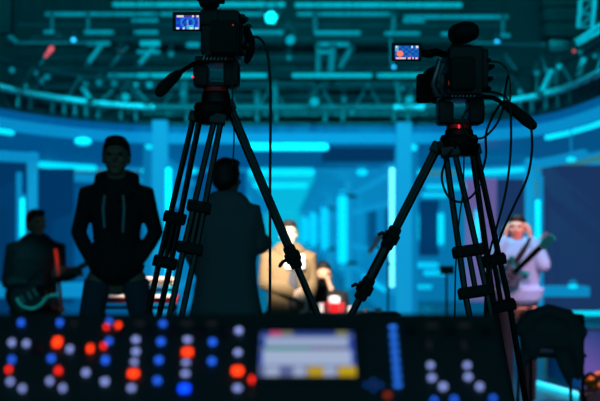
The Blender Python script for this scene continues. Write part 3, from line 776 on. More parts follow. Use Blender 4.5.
# cables
def spline(pts, n=8):
    pts = [Vector(p) for p in pts]; out = []
    q = [pts[0]] + pts + [pts[-1]]
    for i in range(1, len(q) - 2):
        for k in range(n):
            t = k / n; a, b2, c, e = q[i - 1], q[i], q[i + 1], q[i + 2]
            out.append(.5 * ((2 * b2) + (c - a) * t + (2 * a - 5 * b2 + 4 * c - e) * t * t + (3 * b2 - a - 3 * c + e) * t ** 3))
    out.append(pts[-1]); return out
def cable(pts, r, label, material='cable'):
    return tag(mb().tube(spline(pts), r, 8).build('cable', M[material]), label, 'cable')
d = DT
cable([P(243, 46, d - .05), P(250, 38, d - .08), P(259, 38, d - .09), P(266, 48, d - .09), (P(269, 66, d - .1)), P(270.5, 100, d - .1), P(270, 200, d - .1), P(270, 300, d - .1), P(269, 420, d - .1), P(267, 517, d - .1)], .0055, 'black cable arching from the left camera and hanging straight to the floor')
cable([P(233, 60, d - .08), P(232, 80, d - .1), P(233, 110, d - .1), P(234, 140, d - .1), P(232.5, 166, d - .1)], .003, 'thin short cable dangling under the left camera above a head')
cable([P(478, 92, d - .1), P(492, 92, d - .16), P(508, 100, d - .2), P(511, 125, d - .2), P(510, 160, d - .2), P(505, 195, d - .2), P(496, 230, d - .18), P(488, 262, d - .15), P(484, 330, d - .15), P(480, 430, d - .2)], .0048, 'cable hanging from the right camera past the pan handle, left of two')
cable([P(531, 124, d - .26), P(532, 150, d - .25), P(527, 178, d - .22), P(514, 206, d - .2), P(500, 238, d - .18), P(490, 275, d - .16), P(486, 340, d - .16), P(484, 430, d - .2)], .005, 'cable hanging from the end of the right pan grip, right of two')
cable([P(508, 76, d - .05), P(505, 92, d - .1), P(503, 108, d - .15), P(496, 125, d - .16), P(482, 138, d - .15), P(468, 134, d - .13), P(462, 120, d - .13), P(472, 104, d - .12), P(486, 98, d - .1)], .0048, 'looped cable behind the right pan handle')
cable([P(500, 104, d - .12), P(492, 118, d - .17), P(486, 134, d - .17), P(486, 155, d - .15), P(482, 172, d - .13)], .0048, 'short cable hanging inside the loop of the right camera')
cable([P(452, 150, d - .1), P(444, 166, d - .14), P(442, 180, d - .16), P(448, 196, d - .16), P(460, 202, d - .15), P(472, 196, d - .14), P(480, 184, d - .13)], .0048, 'large loop of cable under the right tripod crown')
cable([P(464, 155, d - .1), P(463, 190, d - .14), P(459, 222, d - .14), P(456, 262, d - .14), P(455, 300, d - .14), P(454, 430, d - .15)], .0032, 'thin cable running down inside the right tripod legs')
cable([P(482, 62, d - .04), P(498, 62, d - .04), P(507, 70, d - .02), P(510, 84, d - .04), P(510, 100, d - .14), P(507, 106, d - .16)], .004, 'short orange-tinted cable above the right pan handle', 'wood')

# ================================================================== CONSOLE
d0, d1 = 2.10, 2.305
pb0 = P(290, 401, d0); pt0 = P(290, 313, d1)
N0 = pb0; UY = (pt0 - pb0).normalized(); UX = Vector((1, 0, 0)); NN = UX.cross(UY).normalized()
if NN.z < 0: NN = -NN
def onpanel(px, py, lift=0.0):
    ray = Vector(((px - PX0) / F, 1, (PY0 - py) / F)); o = Vector((0, 0, H))
    k = (N0 - o).dot(NN) / ray.dot(NN); return o + ray * k + NN * lift
console = thing('mixing_console', 'long dark control console across the foreground with lit buttons and a screen', 'console', (0, 2.1, 1.02))
xl, xr = -.78, onpanel(495, 313).x
top = onpanel(290, 313); fr = top - UY * .52
sec = [(top.y, top.z), (top.y + .03, top.z - .012), (top.y + .03, top.z - .16), (fr.y, fr.z - .06), (fr.y - .01, fr.z - .01), (fr.y, fr.z)]
bb = bmesh.new(); lo = [bb.verts.new((xl, y, z)) for y, z in sec]; hi = [bb.verts.new((xr, y, z)) for y, z in sec]
bb.faces.new(lo); bb.faces.new(list(reversed(hi)))
for i in range(len(sec)): bb.faces.new((lo[i], lo[(i + 1) % len(sec)], hi[(i + 1) % len(sec)], hi[i]))
bmesh.ops.bevel(bb, geom=list(bb.edges), offset=.004, segments=2, affect='EDGES')
m = mb(); m._add(bb); m.build('shell', M['console'], console)
RP = Matrix((UX, UY, NN)).transposed()
S2 = lambda py: (d0 + (d1 - d0) * (401 - py) / 88) / F
def button(px, py, col, w=8, h=7, lift=.004, nm='button', label=None):
    s = S2(py); p = onpanel(px, py, lift)
    fs = 1.0 / max(.3, abs(NN.dot(Vector((0, 1, 0)))))     # panel is seen at a slant: stretch along its slope
    m = mb(); b2 = bmesh.new(); bmesh.ops.create_cube(b2, size=1); bmesh.ops.scale(b2, vec=(w * s * .74, h * s * 1.0, .008), verts=b2.verts)
    bmesh.ops.bevel(b2, geom=list(b2.edges), offset=.002, segments=2, affect='EDGES')
    bmesh.ops.transform(b2, matrix=Matrix.Translation(p) @ RP.to_4x4(), verts=b2.verts); m._add(b2)
    o = m.build(nm, M[col], console)
    if label: o['label'] = label
    return o
L_ = {'btn_blue': 'blue lit button', 'btn_lav': 'pale lavender lit button', 'btn_red': 'orange-red lit button', 'btn_redsmall': 'small red lit button', 'btn_bright': 'bright blue lit button', 'btn_dimred': 'dim red lit button', 'btn_dim': 'unlit button'}
BT = [(21.4, 324, 'btn_blue', 6, 6), (60, 324, 'btn_blue', 6, 6), (109.5, 322.5, 'btn_blue', 6, 4), (106.5, 328.5, 'btn_redsmall', 5, 4), (118.5, 327, 'btn_red', 6, 6),
      (12, 344, 'btn_lav', 6, 6), (26.5, 345, 'btn_lav', 6, 6), (57.5, 343.5, 'btn_red', 9, 11), (70, 350.5, 'btn_lav', 6, 6), (90.5, 350, 'btn_red', 6, 8), (103.5, 347.5, 'btn_redsmall', 5, 5), (109, 342.5, 'btn_blue', 7, 5),
      (136, 341, 'btn_lav', 8, 5), (136, 353, 'btn_lav', 8, 5), (134.5, 363.5, 'btn_lav', 7, 4), (12, 361, 'btn_blue', 6, 6), (9, 371, 'btn_redsmall', 5, 6), (51.5, 360, 'btn_blue', 7, 6), (58.5, 372, 'btn_redsmall', 6, 6), (105.5, 361.5, 'btn_blue', 7, 7),
      (86, 374, 'btn_lav', 7, 6), (105, 383, 'btn_lav', 8, 6), (10.5, 383, 'btn_lav', 6, 6), (22.5, 390, 'btn_lav', 6, 6), (50, 382.5, 'btn_lav', 6, 6), (63, 389.5, 'btn_lav', 6, 6), (133.5, 375, 'btn_red', 12, 8), (131.5, 389.5, 'btn_lav', 8, 5),
      (163, 325, 'btn_blue', 7, 5), (161, 343, 'btn_blue', 8, 6), (159, 361.5, 'btn_blue', 8, 6), (157.5, 382, 'btn_blue', 8, 6),
      (187.5, 341, 'btn_lav', 9, 4), (187.5, 353.5, 'btn_red', 12, 8), (186, 364, 'btn_lav', 9, 3), (185.5, 375, 'btn_lav', 9, 4), (184.5, 390, 'btn_bright', 13, 9),
      (212.7, 343.3, 'btn_blue', 8, 6), (212, 362.5, 'btn_blue', 8, 6), (238.8, 332, 'btn_lav', 8, 6), (238, 353.8, 'btn_lav', 8, 5), (237.6, 372.3, 'btn_red', 13, 9), (251.8, 381, 'btn_redsmall', 5, 7), (237.5, 389.6, 'btn_lav', 9, 5),
      (430.4, 366.7, 'btn_lav', 7, 5), (431.7, 379.3, 'btn_lav', 8, 5), (443, 388, 'btn_lav', 8, 6), (467, 366.7, 'btn_lav', 7, 5), (468, 378.3, 'btn_lav', 8, 5), (479.5, 388, 'btn_lav', 7, 6),
      (454, 401, 'btn_blue', 7, 5), (493, 400, 'btn_blue', 6, 5), (434, 402, 'btn_blue', 6, 5), (387.5, 396.5, 'btn_dimred', 9, 5),
      (429, 346, 'btn_dim', 7, 12), (464, 347, 'btn_dim', 7, 12), (74, 325, 'btn_dim', 9, 5), (212, 325, 'btn_dim', 14, 5), (187, 325, 'btn_dim', 16, 5), (140, 325, 'btn_dim', 14, 5), (251.5, 396, 'btn_dim', 6, 6), (432, 327, 'btn_dim', 16, 4), (464, 327, 'btn_dim', 16, 4)]
for px, py, c, w, h in BT: button(px, py, c, w, h, label=L_[c])
for k in range(8):
    button(392.7 + k * .72, 329 + k * 8.2, 'meter', 9.5, 2.8, nm='meter_segment')
for dx, dy in ((-7, 0), (7, 0), (0, -4), (0, 4), (0, 0)):
    button(373.5 + dx, 386.5 + dy, 'arrow' if dx or dy else 'btn_dim', 5, 3.0, nm='arrow_key')
# the row of fader caps and encoder knobs, below the frame and between the lit buttons
for px in (36, 82, 122, 148, 174, 200, 225, 410, 450, 486):
    p = onpanel(px, 334 if px not in (36, 82) else 352, .0)
    m = mb(); m._lathe(p, NN, [(0, .010), (.010, .0095), (.014, .007)], 16); m.build('encoder_knob', M['console_metal'], console)
# screen
bz = mb(); c0 = onpanel(258, 379, .002); c1 = onpanel(357, 379, .002); c2 = onpanel(354.5, 334, .002); c3 = onpanel(259, 334, .002)
cen = (c0 + c1 + c2 + c3) / 4
wd = (c1 - c0).length * .985; hd = (c3 - c0).length
bz.box(cen, (wd + .02, hd + .02, .008), RP, bevel=.002)
bezel = bz.build('display', M['console'], console)
def ui(u, v):
    if v > .90:
        if .10 < u < .22: return (220, 90, 140)
        if .22 < u < .36: return (140, 140, 120)
        if .82 < u < .94: return (150, 150, 110)
        return (44, 70, 150)
    if v > .84: return (120, 140, 200)
    if v > .66: return (172, 190, 228) if .06 < u < .94 else (50, 80, 180)
    if v > .56:
        if .04 < u < .52: return (40, 150, 140)
        return (110, 110, 150) if u < .92 else (60, 84, 180)
    if v > .24: return (184, 202, 236) if .05 < u < .96 else (70, 100, 200)
    if v > .20: return (120, 140, 200)
    if .50 < u < .66: return (204, 172, 40)
    if .81 < u < .99: return (212, 180, 30)
    if .06 < u < .20 or .36 < u < .48 or .67 < u < .79: return (176, 190, 226)
    return (104, 116, 172)
o = cen - UX * wd / 2 - UY * hd / 2 + NN * .0048
screen('display_image', o, UX * wd, UY * hd, 48, 28, ui, .72, bezel)
# desk that carries the console (below the frame)
desk = thing('console_desk', 'dark desk under the foreground console', 'desk', (-.15, 2.1, 0))
zb = min(z for y, z in sec)
mb().box((-.19, 2.08, zb - .02), (1.35, .62, .036), bevel=.006).build('desk_top', M['black'], desk)
for x in (-.8, .42):
    for y in (1.85, 2.32): mb().box((x, y, (zb - .04) / 2), (.05, .05, zb - .04)).build('leg', M['blackmetal'], desk)

# ================================================================== PEOPLE
def hand(m, wrist, dirv, palmn, size=.185, curl=.5, thumb=1):
    w = Vector(wrist); d = Vector(dirv).normalized(); n = Vector(palmn); n = (n - d * n.dot(d)).normalized(); s = d.cross(n)
    pl = size * .52
    m.tube([w - d * .02, w + d * pl * .5, w + d * pl], [(.027, .02), (.040, .017), (.042, .014)], 12, side=s, round_ends=True)
    for k, (off, ln) in enumerate(((-.030, .40), (-.010, .46), (.010, .43), (.029, .34))):
        b0 = w + d * pl * .92 + s * off; L = size * ln; pts = [b0]; dd = d.copy()
        for j in range(3):
            dd = (dd + n * curl * (.5 + .3 * j)).normalized(); pts.append(pts[-1] + dd * L / 3)
        m.tube(pts, [.0105, .010, .009, .008], 8, round_ends=True)
    b0 = w + d * pl * .25 - s * .034 * thumb; dd = (d * .7 - s * thumb * .8 + n * .3).normalized()
    m.tube([b0, b0 + dd * .032, b0 + dd * .06 + n * .008], [.013, .012, .009], 8, round_ends=True)
def person(label, pos, h, yaw, armR, armL, skin, top, bottom, hair, sit=False, head_turn=0.0, head_tilt=0.0, long_coat=False, hood=False, open_front=None, spread=.0, hands=(True, True), bulk=1.0, handdir=None, coat_hem=None, loose=0.0, sleeve=1.0, shw=.102, legw=1.0):
    """local frame: faces -Y, x to the viewer's right when facing the camera; armR = image-left arm, each (elbow, wrist)"""
    V = Vector
    hipz = .52 * h
    hj = [V((s * .052 * h * (1 + spread * .25), 0, hipz)) for s in (-1, 1)]
    if sit:
        kn = [V((s * .075 * h, -.24 * h, hipz - .01)) for s in (-1, 1)]; an = [V((s * .075 * h, -.22 * h, hipz - .235 * h)) for s in (-1, 1)]
    else:
        kn = [V((s * (.06 * h + spread * .06 * h), -.015 * h, .285 * h)) for s in (-1, 1)]; an = [V((s * (.062 * h + spread * .12 * h), .005 * h, .045 * h)) for s in (-1, 1)]
    sh = [V((s * shw * h, .005, .806 * h)) for s in (-1, 1)]
    arms = (armR, armL); aw = min(1.0, sleeve * .9)
    b = mb()
    # trunk, neck
    def trunk(m, e=0.0, lo=None, hi=.845 * h, flare=0.0):
        prof = [(.50, .060, .036), (.525, .092, .062), (.58, .084, .060), (.64, .082, .058), (.70, .092, .064), (.76, .102, .066), (.80, .100, .058), (.83, .068, .045), (.85, .036, .034)]
        pts, rr = [], []
        for z, rx, ry in prof:
            zz = z * h
            if lo is not None and (zz < lo or (flare and z < .51)): continue
            if zz > hi: continue
            pts.append(V((0, .004 * h, zz))); rr.append((rx * h * bulk + e, ry * h * bulk + e))
        if flare:
            pts.insert(0, V((0, .004 * h, lo if lo is not None else .3 * h))); rr.insert(0, ((.098 + flare) * h * bulk + e, (.075 + flare) * h * bulk + e))
        m.tube(pts, rr, 24, side=(1, 0, 0), round_ends=True)
    trunk(b)
    b.tube([V((0, .008 * h, .83 * h)), V((0, 0, .885 * h))], [.036 * h, .032 * h], 14)
    # head
    hc = V((0, -.006 * h, .935 * h)); R = Matrix.Rotation(head_turn, 3, 'Z') @ Matrix.Rotation(head_tilt, 3, 'X')
    def hp(x, y, z): return hc + R @ V((x * h, y * h, z * h))
    def he(m, x, y, z, rx, ry, rz): m.ell(hp(x, y, z), (rx * h, ry * h, rz * h), 24, 16, rot=R)
    he(b, 0, .004, .010, .043, .054, .052); he(b, 0, -.014, -.022, .035, .036, .042); he(b, 0, -.030, -.050, .020, .016, .014)
    he(b, 0, -.046, .016, .032, .010, .008); he(b, 0, -.055, -.010, .0075, .013, .010); he(b, 0, -.050, .002, .005, .010, .014)
    for s in (-1, 1): he(b, s * .043, .004, -.008, .006, .012, .019); he(b, s * .020, -.040, -.014, .014, .012, .012)
    # legs
    for i in (0, 1):
        b.tube([hj[i], (hj[i] * .5 + kn[i] * .5), kn[i], kn[i].lerp(an[i], .35), an[i]], [.052 * h * legw, .045 * h * legw, .033 * h * legw, .033 * h * legw, .021 * h], 16, round_ends=True)
        b.tube([an[i] + V((0, .02 * h, -.02 * h)), an[i] + V((0, -.05 * h, -.032 * h)), an[i] + V((0, -.09 * h, -.034 * h))], [(.024 * h, .022 * h), (.028 * h, .014 * h), (.022 * h, .011 * h)], 12, side=(1, 0, 0), round_ends=True)
    # arms
    for i in (0, 1):
        el, wr = V(arms[i][0]), V(arms[i][1]); s = -1 if i == 0 else 1
        b.tube([sh[i] - V((s * .03 * h, 0, 0)), sh[i], sh[i].lerp(el, .5), el], [.036 * h * aw, .036 * h * aw, .029 * h * aw, .024 * h * aw], 14, round_ends=True)
        b.tube([el, el.lerp(wr, .35), wr], [.025 * h * aw, .025 * h * aw, .0165 * h * aw], 14, round_ends=True)
        if hands[i]:
            dv = (wr - el).normalized(); pn = V((-s * .8, -.3, -.4))
            if handdir and handdir[i]: dv, pn = V(handdir[i][0]), V(handdir[i][1])
            hand(b, wr + dv * .01, dv, pn, size=.105 * h, curl=.45, thumb=s)
    body = b.blob('person', M[skin], None, voxel=.0085, smooth=3)
    tag(body, label, 'person')
    # clothes
    e = .014
    c = mb(); hem = .50 * h if not long_coat else .30 * h
    if coat_hem: hem = coat_hem * h
    trunk(c, e + loose, lo=hem, flare=.040 if long_coat else .012)
    c.tube([V((0, .008 * h, .83 * h)), V((0, .004 * h, .862 * h))], [.050 * h, .040 * h], 16)
    for i in (0, 1):
        el, wr = V(arms[i][0]), V(arms[i][1]); s = -1 if i == 0 else 1
        we = el.lerp(wr, .93)
        c.tube([sh[i] - V((s * .03 * h, 0, 0)), sh[i], sh[i].lerp(el, .5), el], [.042 * h + loose, .044 * h * (sleeve * .5 + .5) + loose, .037 * h * sleeve + loose, .033 * h * sleeve + loose], 14, round_ends=True)
        c.tube([el, el.lerp(we, .4), we], [.033 * h * sleeve + loose, .033 * h * sleeve + loose, .026 * h * sleeve + loose * .6], 14, round_ends=True)
    if hood:
        c.tube([V((-.052 * h, -.035 * h, .825 * h)), V((-.052 * h, .012 * h, .860 * h)), V((-.03 * h, .055 * h, .862 * h)), V((.03 * h, .055 * h, .862 * h)), V((.052 * h, .012 * h, .860 * h)), V((.052 * h, -.035 * h, .825 * h)), V((0.02 * h, -.066 * h, .79 * h))], [.02 * h, .026 * h, .034 * h, .034 * h, .026 * h, .022 * h, .012 * h], 12, round_ends=True)
    jk = c.blob('jacket', M[top], body, voxel=.010, smooth=3)
    if hood:
        for s in (-1, 1):
            mb().tube([V((s * .03 * h, -.085 * h, .80 * h)), V((s * .034 * h, -.095 * h, .76 * h)), V((s * .03 * h, -.094 * h, .685 * h if s > 0 else .70 * h))], .008, 8, round_ends=True).build('drawstring', M['cord'], jk)
        mb().tube([V((0, -.078 * h * bulk - e, .80 * h)), V((0, -.082 * h * bulk - e, .72 * h)), V((0, -.076 * h * bulk - e, .62 * h)), V((0, -.082 * h * bulk - e, .52 * h))], .003, 6).build('zip', M['blackmetal'], jk)
    if open_front:
        q = mb(); q.tube([V((.02 * h, -.056 * h * bulk - .004, .53 * h)), V((.015 * h, -.052 * h * bulk - .004, .62 * h)), V((.012 * h, -.058 * h * bulk, .72 * h)), V((.005, -.054 * h * bulk, .80 * h))], [(.038 * h, .026 * h), (.034 * h, .024 * h), (.034 * h, .024 * h), (.022 * h, .016 * h)], 16, side=(1, 0, 0), round_ends=True)
        q.blob('shirt', M[open_front], body, voxel=.008)
        for s in (-1, 1):   # collar lapels
            mb().tube([V((s * .02 * h, -.06 * h, .815 * h)), V((s * .055 * h, -.03 * h, .85 * h)), V((s * .05 * h, .03 * h, .862 * h))], [(.02 * h, .008 * h), (.024 * h, .010 * h), (.02 * h, .010 * h)], 10, round_ends=True).build('collar', M[top], jk)
    t = mb()
    t.tube([V((0, .004 * h, .515 * h)), V((0, .004 * h, .54 * h)), V((0, .004 * h, .575 * h))], [(.066 * h * bulk + .006, .036 * h * bulk + .006), (.096 * h * bulk + .006, .069 * h * bulk + .006), (.086 * h * bulk + .006, .062 * h * bulk + .006)], 20, side=(1, 0, 0), round_ends=True)
    for i in (0, 1):
        t.tube([hj[i], hj[i].lerp(kn[i], .5), kn[i], kn[i].lerp(an[i], .4), an[i] + V((0, 0, .01))], [.058 * h * legw, .052 * h * legw, .042 * h * legw, .040 * h * legw, .034 * h], 16)
    t.blob('trousers', M[bottom], body, voxel=.011)
    for i in (0, 1):
        z = mb(); z.tube([an[i] + V((0, .022 * h, -.022 * h)), an[i] + V((0, -.04 * h, -.026 * h)), an[i] + V((0, -.095 * h, -.033 * h))], [(.028 * h, .026 * h), (.032 * h, .020 * h), (.026 * h, .013 * h)], 12, side=(1, 0, 0), round_ends=True)
        z.build('shoe', M['shoe'], body)
    q = mb()
    q.ell(hp(0, .010, .022), (.047 * h, .054 * h, .050 * h), 24, 16, rot=R); q.ell(hp(0, .030, -.008), (.041 * h, .034 * h, .040 * h), 20, 14, rot=R); q.ell(hp(0, -.018, .050), (.038 * h, .036 * h, .020 * h), 20, 14, rot=R)
    for s in (-1, 1): q.ell(hp(s * .036, .012, .005), (.013 * h, .026 * h, .032 * h), 14, 10, rot=R)
    q.blob('hair', M[hair], body, voxel=.007, smooth=2)
    for s in (-1, 1): mb().ell(hp(s * .018, -.047, .004), (.006 * h, .0045 * h, .0045 * h), 12, 8, rot=R).build('eye', M['eye'], body)
    mb().ell(hp(0, -.048, -.034), (.014 * h, .005 * h, .005 * h), 14, 8, rot=R).build('mouth', M['lips'], body)
    body.location = pos; body.rotation_euler = (0, 0, yaw)
    return body
def at(px, d, z=0.0): return Vector((XX(px, d), d, z))

# 1 hooded man facing the camera, hands in pockets
d = 7.3; h = ZZ(137, d) - RZ; s = d / F
lx = lambda px, c=116.5: (px - c) * s
lz = lambda py: ZZ(py, d) - RZ
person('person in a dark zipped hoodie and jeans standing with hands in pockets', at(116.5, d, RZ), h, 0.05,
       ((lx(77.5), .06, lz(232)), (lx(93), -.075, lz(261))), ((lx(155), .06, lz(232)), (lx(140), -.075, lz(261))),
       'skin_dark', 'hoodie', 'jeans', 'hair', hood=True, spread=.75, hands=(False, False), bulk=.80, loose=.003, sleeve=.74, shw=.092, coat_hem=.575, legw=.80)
# 2 person seen from behind in a long dark coat
d = 7.0; h = ZZ(159, d) - RZ; s = d / F
person('person in a long dark coat standing between the left tripod legs, back turned', at(226.5, d, RZ), h, PI - .35,
       ((-.175, -.04, ZZ(243, d) - RZ), (-.15, -.24, ZZ(243, d) - RZ)),
       ((.20, .02, ZZ(252, d) - RZ), (.17, -.14, ZZ(285, d) - RZ)),
       'skin_dark', 'coat', 'trousers', 'hair', long_coat=True, hands=(True, True), bulk=1.12, loose=.014, shw=.084, head_turn=-.1, coat_hem=.28)
# 3 man in the beige jacket
d = 10.3; h = ZZ(221, d); s = d / F
lz = lambda py: ZZ(py, d)
lx = lambda px, c=288.5: (px - c) * s
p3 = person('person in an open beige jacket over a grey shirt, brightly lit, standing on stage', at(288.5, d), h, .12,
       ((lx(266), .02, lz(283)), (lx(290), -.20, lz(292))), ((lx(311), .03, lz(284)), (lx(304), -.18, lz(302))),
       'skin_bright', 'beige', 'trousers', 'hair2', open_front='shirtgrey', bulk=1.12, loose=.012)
cd = mb().box((.035, -.155 - .02, ZZ(261, d)), (.17, .006, .125), bevel=.002).build('badge', M['white'], p3); cd['label'] = 'white card hanging at the chest'
mb().tube([(.0, -.15, ZZ(255, d)), (-.05, -.11, ZZ(247, d)), (-.07, 0.0, ZZ(243, d))], .004, 6).build('lanyard', M['trousers'], p3)
# 4 seated person, hand at cheek
d = 11.0; h = 1.70; s = d / F
zbase = ZZ(262, d) - h      # seated: the figure is lowered so that the head is where the photo shows it
fz = .52 * h + zbase
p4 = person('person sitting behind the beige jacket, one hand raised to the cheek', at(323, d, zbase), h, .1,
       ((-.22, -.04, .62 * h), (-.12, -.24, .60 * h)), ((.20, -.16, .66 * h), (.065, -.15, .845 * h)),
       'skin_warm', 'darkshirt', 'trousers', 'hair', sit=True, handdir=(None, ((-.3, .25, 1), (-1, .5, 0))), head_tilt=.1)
st = thing('stool', 'dark stool under the seated person behind the stage table', 'stool', at(323, d, 0))
zs = zbase + .52 * h - .06 * h - .015
mb().lathe(at(323, d, zs - .04), [(0, .17), (.04, .18)]).build('seat', M['black'], st)
for k in range(4):
    a = PI / 4 + k * PI / 2; mb().tube([at(323, d, zs - .04) + Vector((math.cos(a) * .12, math.sin(a) * .12, 0)), at(323, d, 0) + Vector((math.cos(a) * .18, math.sin(a) * .18, 0))], .014, 8).build('leg', M['blackmetal'], st)
# 5 left guitarist
d = 10.3; h = ZZ(210, d); s = d / F
lz = lambda py: ZZ(py, d); lx = lambda px, c=36: (px - c) * s
p5 = person('person in a dark shirt at far left playing a dark electric guitar', at(36, d), h, .25,
       ((lx(10), .06, lz(282)), (lx(33), -.20, lz(291))), ((lx(58), -.06, lz(275)), (lx(72), -.30, lz(272))),
       'skin_dark', 'darkshirt', 'trousers', 'hair', bulk=1.1, head_turn=.5, loose=.012)
# 6 right guitarist, hands at the head
d = 10.3; h = ZZ(215, d); s = d / F
lz = lambda py: ZZ(py, d); lx = lambda px, c=517: (px - c) * s
p6 = person('person in a pale lilac jacket at right with both hands raised to the head', at(517, d), h, -.1,
       ((lx(493), -.08, lz(262)), (lx(504), -.045, lz(240))), ((lx(541), -.08, lz(264)), (lx(530), -.045, lz(240))),
       'skin_warm', 'lilac', 'trousers', 'hair2', bulk=1.12, loose=.014, handdir=(((.12, .06, 1), (1, .4, 0)), ((-.12, .06, 1), (-1, .4, 0))), head_turn=-.2, coat_hem=.625)

# guitars: outlined body, neck, headstock
def guitar(label, centre, axis, normal, body_mat, guard, scale=1.0):
    c = Vector(centre); ux = Vector(axis).normalized(); n = Vector(normal); n = (n - ux * n.dot(ux)).normalized(); uy = n.cross(ux)
    t = thing('electric_guitar', label, 'guitar', c)
    out = []
    ctrl = [(-.22, .0), (-.21, .10), (-.14, .165), (-.05, .145), (.01, .11), (.07, .13), (.15, .16), (.20, .13), (.15, .085), (.11, .05), (.11, -.05), (.14, -.08), (.17, -.13), (.13, -.15), (.06, -.125), (.0, -.11), (-.06, -.14), (-.14, -.165), (-.21, -.10)]
    pp = spline([Vector((x, y, 0)) for x, y in ctrl + [ctrl[0]]], 4)
    out = [(p.x * scale, p.y * scale) for p in pp[:-1]]
    bd = mb().prism(out, c, ux, uy, .042).build('body', M[body_mat], t)
    og = [(x * .72 - .01, y * .70 - .01) for x, y in out]
    mb().prism(og, c + n * .0425, ux, uy, .004).build('pickguard', M[guard], bd)
    for x in (-.07, .0, .06): mb().box(c + ux * x + n * .05, (.02, .07, .008), Matrix((ux, uy, n)).transposed()).build('pickup', M['steel'], bd)
    mb().bar(c + ux * .08 * scale + n * .045, c + ux * .68 * scale + n * .045, .048, .022, up=n, bevel=.006).build('neck', M['guitar'], t)
    hs = mb().prism([(0, -.03), (.04, -.045), (.17, -.04), (.19, 0), (.16, .04), (.04, .03), (0, .026)], c + ux * .67 * scale + n * .036, ux, uy, .016).build('headstock', M[body_mat], t)
    for k in range(6): mb().cyl(c + ux * (.67 * scale + .04 + .024 * k) + uy * .035 + n * .04, c + ux * (.67 * scale + .04 + .024 * k) + uy * .062 + n * .04, .005, 8).build('tuning_peg', M['steel'], hs)
    return t
d = 10.02
guitar('dark electric guitar with mint edge held by the left guitarist', P(32, 295, d), P(84, 266, d - .1) - P(32, 295, d), (0.05, -1, .12), 'guitar', 'pickguard' if False else 'trousers')
sp = thing('guitar_strap', 'bright orange-red strap hanging down the left guitarist\'s side', 'strap', P(61, 309, d))
mb().tube(spline([P(55.5, 249, d + .06), P(57, 262, d - .02), P(59, 280, d - .08), P(60.5, 296, d - .06), P(62, 311, d - .04)]), [(.015, .005)] * 33, 8, side=(1, 0, 0)).build('band', M['strap'], sp)
mb().box(P(62, 310, d - .05), (.05, .016, .04), bevel=.004).build('end_tab', M['strap'], sp)
# mint binding curve along the guitar's lower bout
ct = tag(mb().tube(spline([P(17, 298, d - .06), P(22, 306, d - .07), P(32, 309, d - .07), P(41, 305, d - .07), P(48, 297, d - .06), P(58, 295, d - .06)]), .016, 8).build('guitar_cable', M['pickguard']), 'pale mint cable curving under the left guitarist\'s guitar', 'cable')
d = 10.0
guitar('teal electric guitar slung across the lilac jacket at right', P(514, 272, d), P(545, 242, d - .42) - P(514, 272, d), (-.05, -1, .1), 'guitarteal', 'lilac', .74)

st = thing('guitar_strap', 'dark strap running across the lilac jacket of the right guitarist', 'strap', P(516, 262, 10.1))
mb().tube(spline([P(530, 238, 10.14), P(526, 246, 10.08), P(518, 259, 10.06), P(509, 272, 10.06)]), [(.026, .006)] * 25, 8, side=(1, 0, .8)).build('band', M['trousers'], st)

# ================================================================== STAGE PROPS
# two-tier keyboard stand behind the hooded man
d = 9.4; s = d / F
ks = thing('keyboard_stand', 'black two-tier stand carrying two keyboards behind the hooded man', 'stand', at(140, d, 0))
for px in (103, 174):
    mb().tube([at(px, d, 0.0) + Vector((0, .28, 0.015)), P(px, 304, d) + Vector((0, .05, -.06)), P(px, 286, d) + Vector((0, .12, -.06))], .016, 8).build('upright', M['blackmetal'], ks)
    mb().tube([at(px, d, 0.015) + Vector((0, -.2, 0)), at(px, d, .015) + Vector((0, .32, 0))], .016, 8).build('foot', M['blackmetal'], ks)
for y in (307.5, 290):
    mb().bar(P(98, y, d + .05), P(178, y, d + .05), .03, .03).build('crossbar', M['blackmetal'], ks)
def keyboard(label, px0, px1, py, d, bm, hh, name):
    t = thing(name, label, 'keyboard', P((px0 + px1) / 2, py, d)); s = d / F
    a = P(px0, py, d); b2 = P(px1, py, d); c = (a + b2) / 2
    mb().box(c + Vector((0, .12, 0)), ((px1 - px0) * s, .30, hh * s), bevel=.01).build('case', M[bm], t)
    k = 26; w = (px1 - px0) * s * .92 / k
    ky = mb()
    for i in range(k): ky.box(Vector((a.x + (px1 - px0) * s * .04 + w * (i + .5), d - .06, c.z + hh * s * .5 + .002)), (w * .9, .12, .012))
    tag(ky.build('white_keys', M['white'], t), kind='stuff')
    return t
keyboard('red keyboard on the lower tier behind the hooded man', 99, 177, 299.5, d, 'red', 7.5, 'keyboard')
keyboard('cream keyboard on the upper tier between hooded man and left tripod', 141, 175, 282, d, 'cream', 8, 'keyboard')
for k, (px, c) in enumerate(((142, 'cream'), (158, 'red'), (172, 'cream'))):
    pass
# stage table with red drum, cups
d = 9.6; s = d / F; zt = ZZ(313.5, d)
tb = thing('stage_table', 'dark low table behind the console between the two tripods', 'table', at(358, d, 0))
mb().box(at(355, d, zt - .015), (88 * s, .45, .03), bevel=.005).build('table_top', M['trousers'], tb)
for px in (314, 396):
    for y in (-.18, .18): mb().box(at(px, d + y, (zt - .03) / 2), (.035, .035, zt - .03)).build('leg', M['blackmetal'], tb)
p = at(334, d, zt)
dr = thing('drum', 'small round red drum with a white top on the stage table', 'drum', p)
mb().lathe(p, [(0, .078), (.06, .088), (.088, .088)]).build('shell', M['red'], dr)
mb().lathe(p + Vector((0, 0, .088)), [(0, .05), (.03, .055), (.05, .045), (.058, .02)]).build('white_top', M['white'], dr)
for k in range(6):
    a = k * PI / 3; mb().cyl(p + Vector((math.cos(a) * .09, math.sin(a) * .09, .01)), p + Vector((math.cos(a) * .09, math.sin(a) * .09, .085)), .006, 8).build('tension_rod', M['steel'], dr)
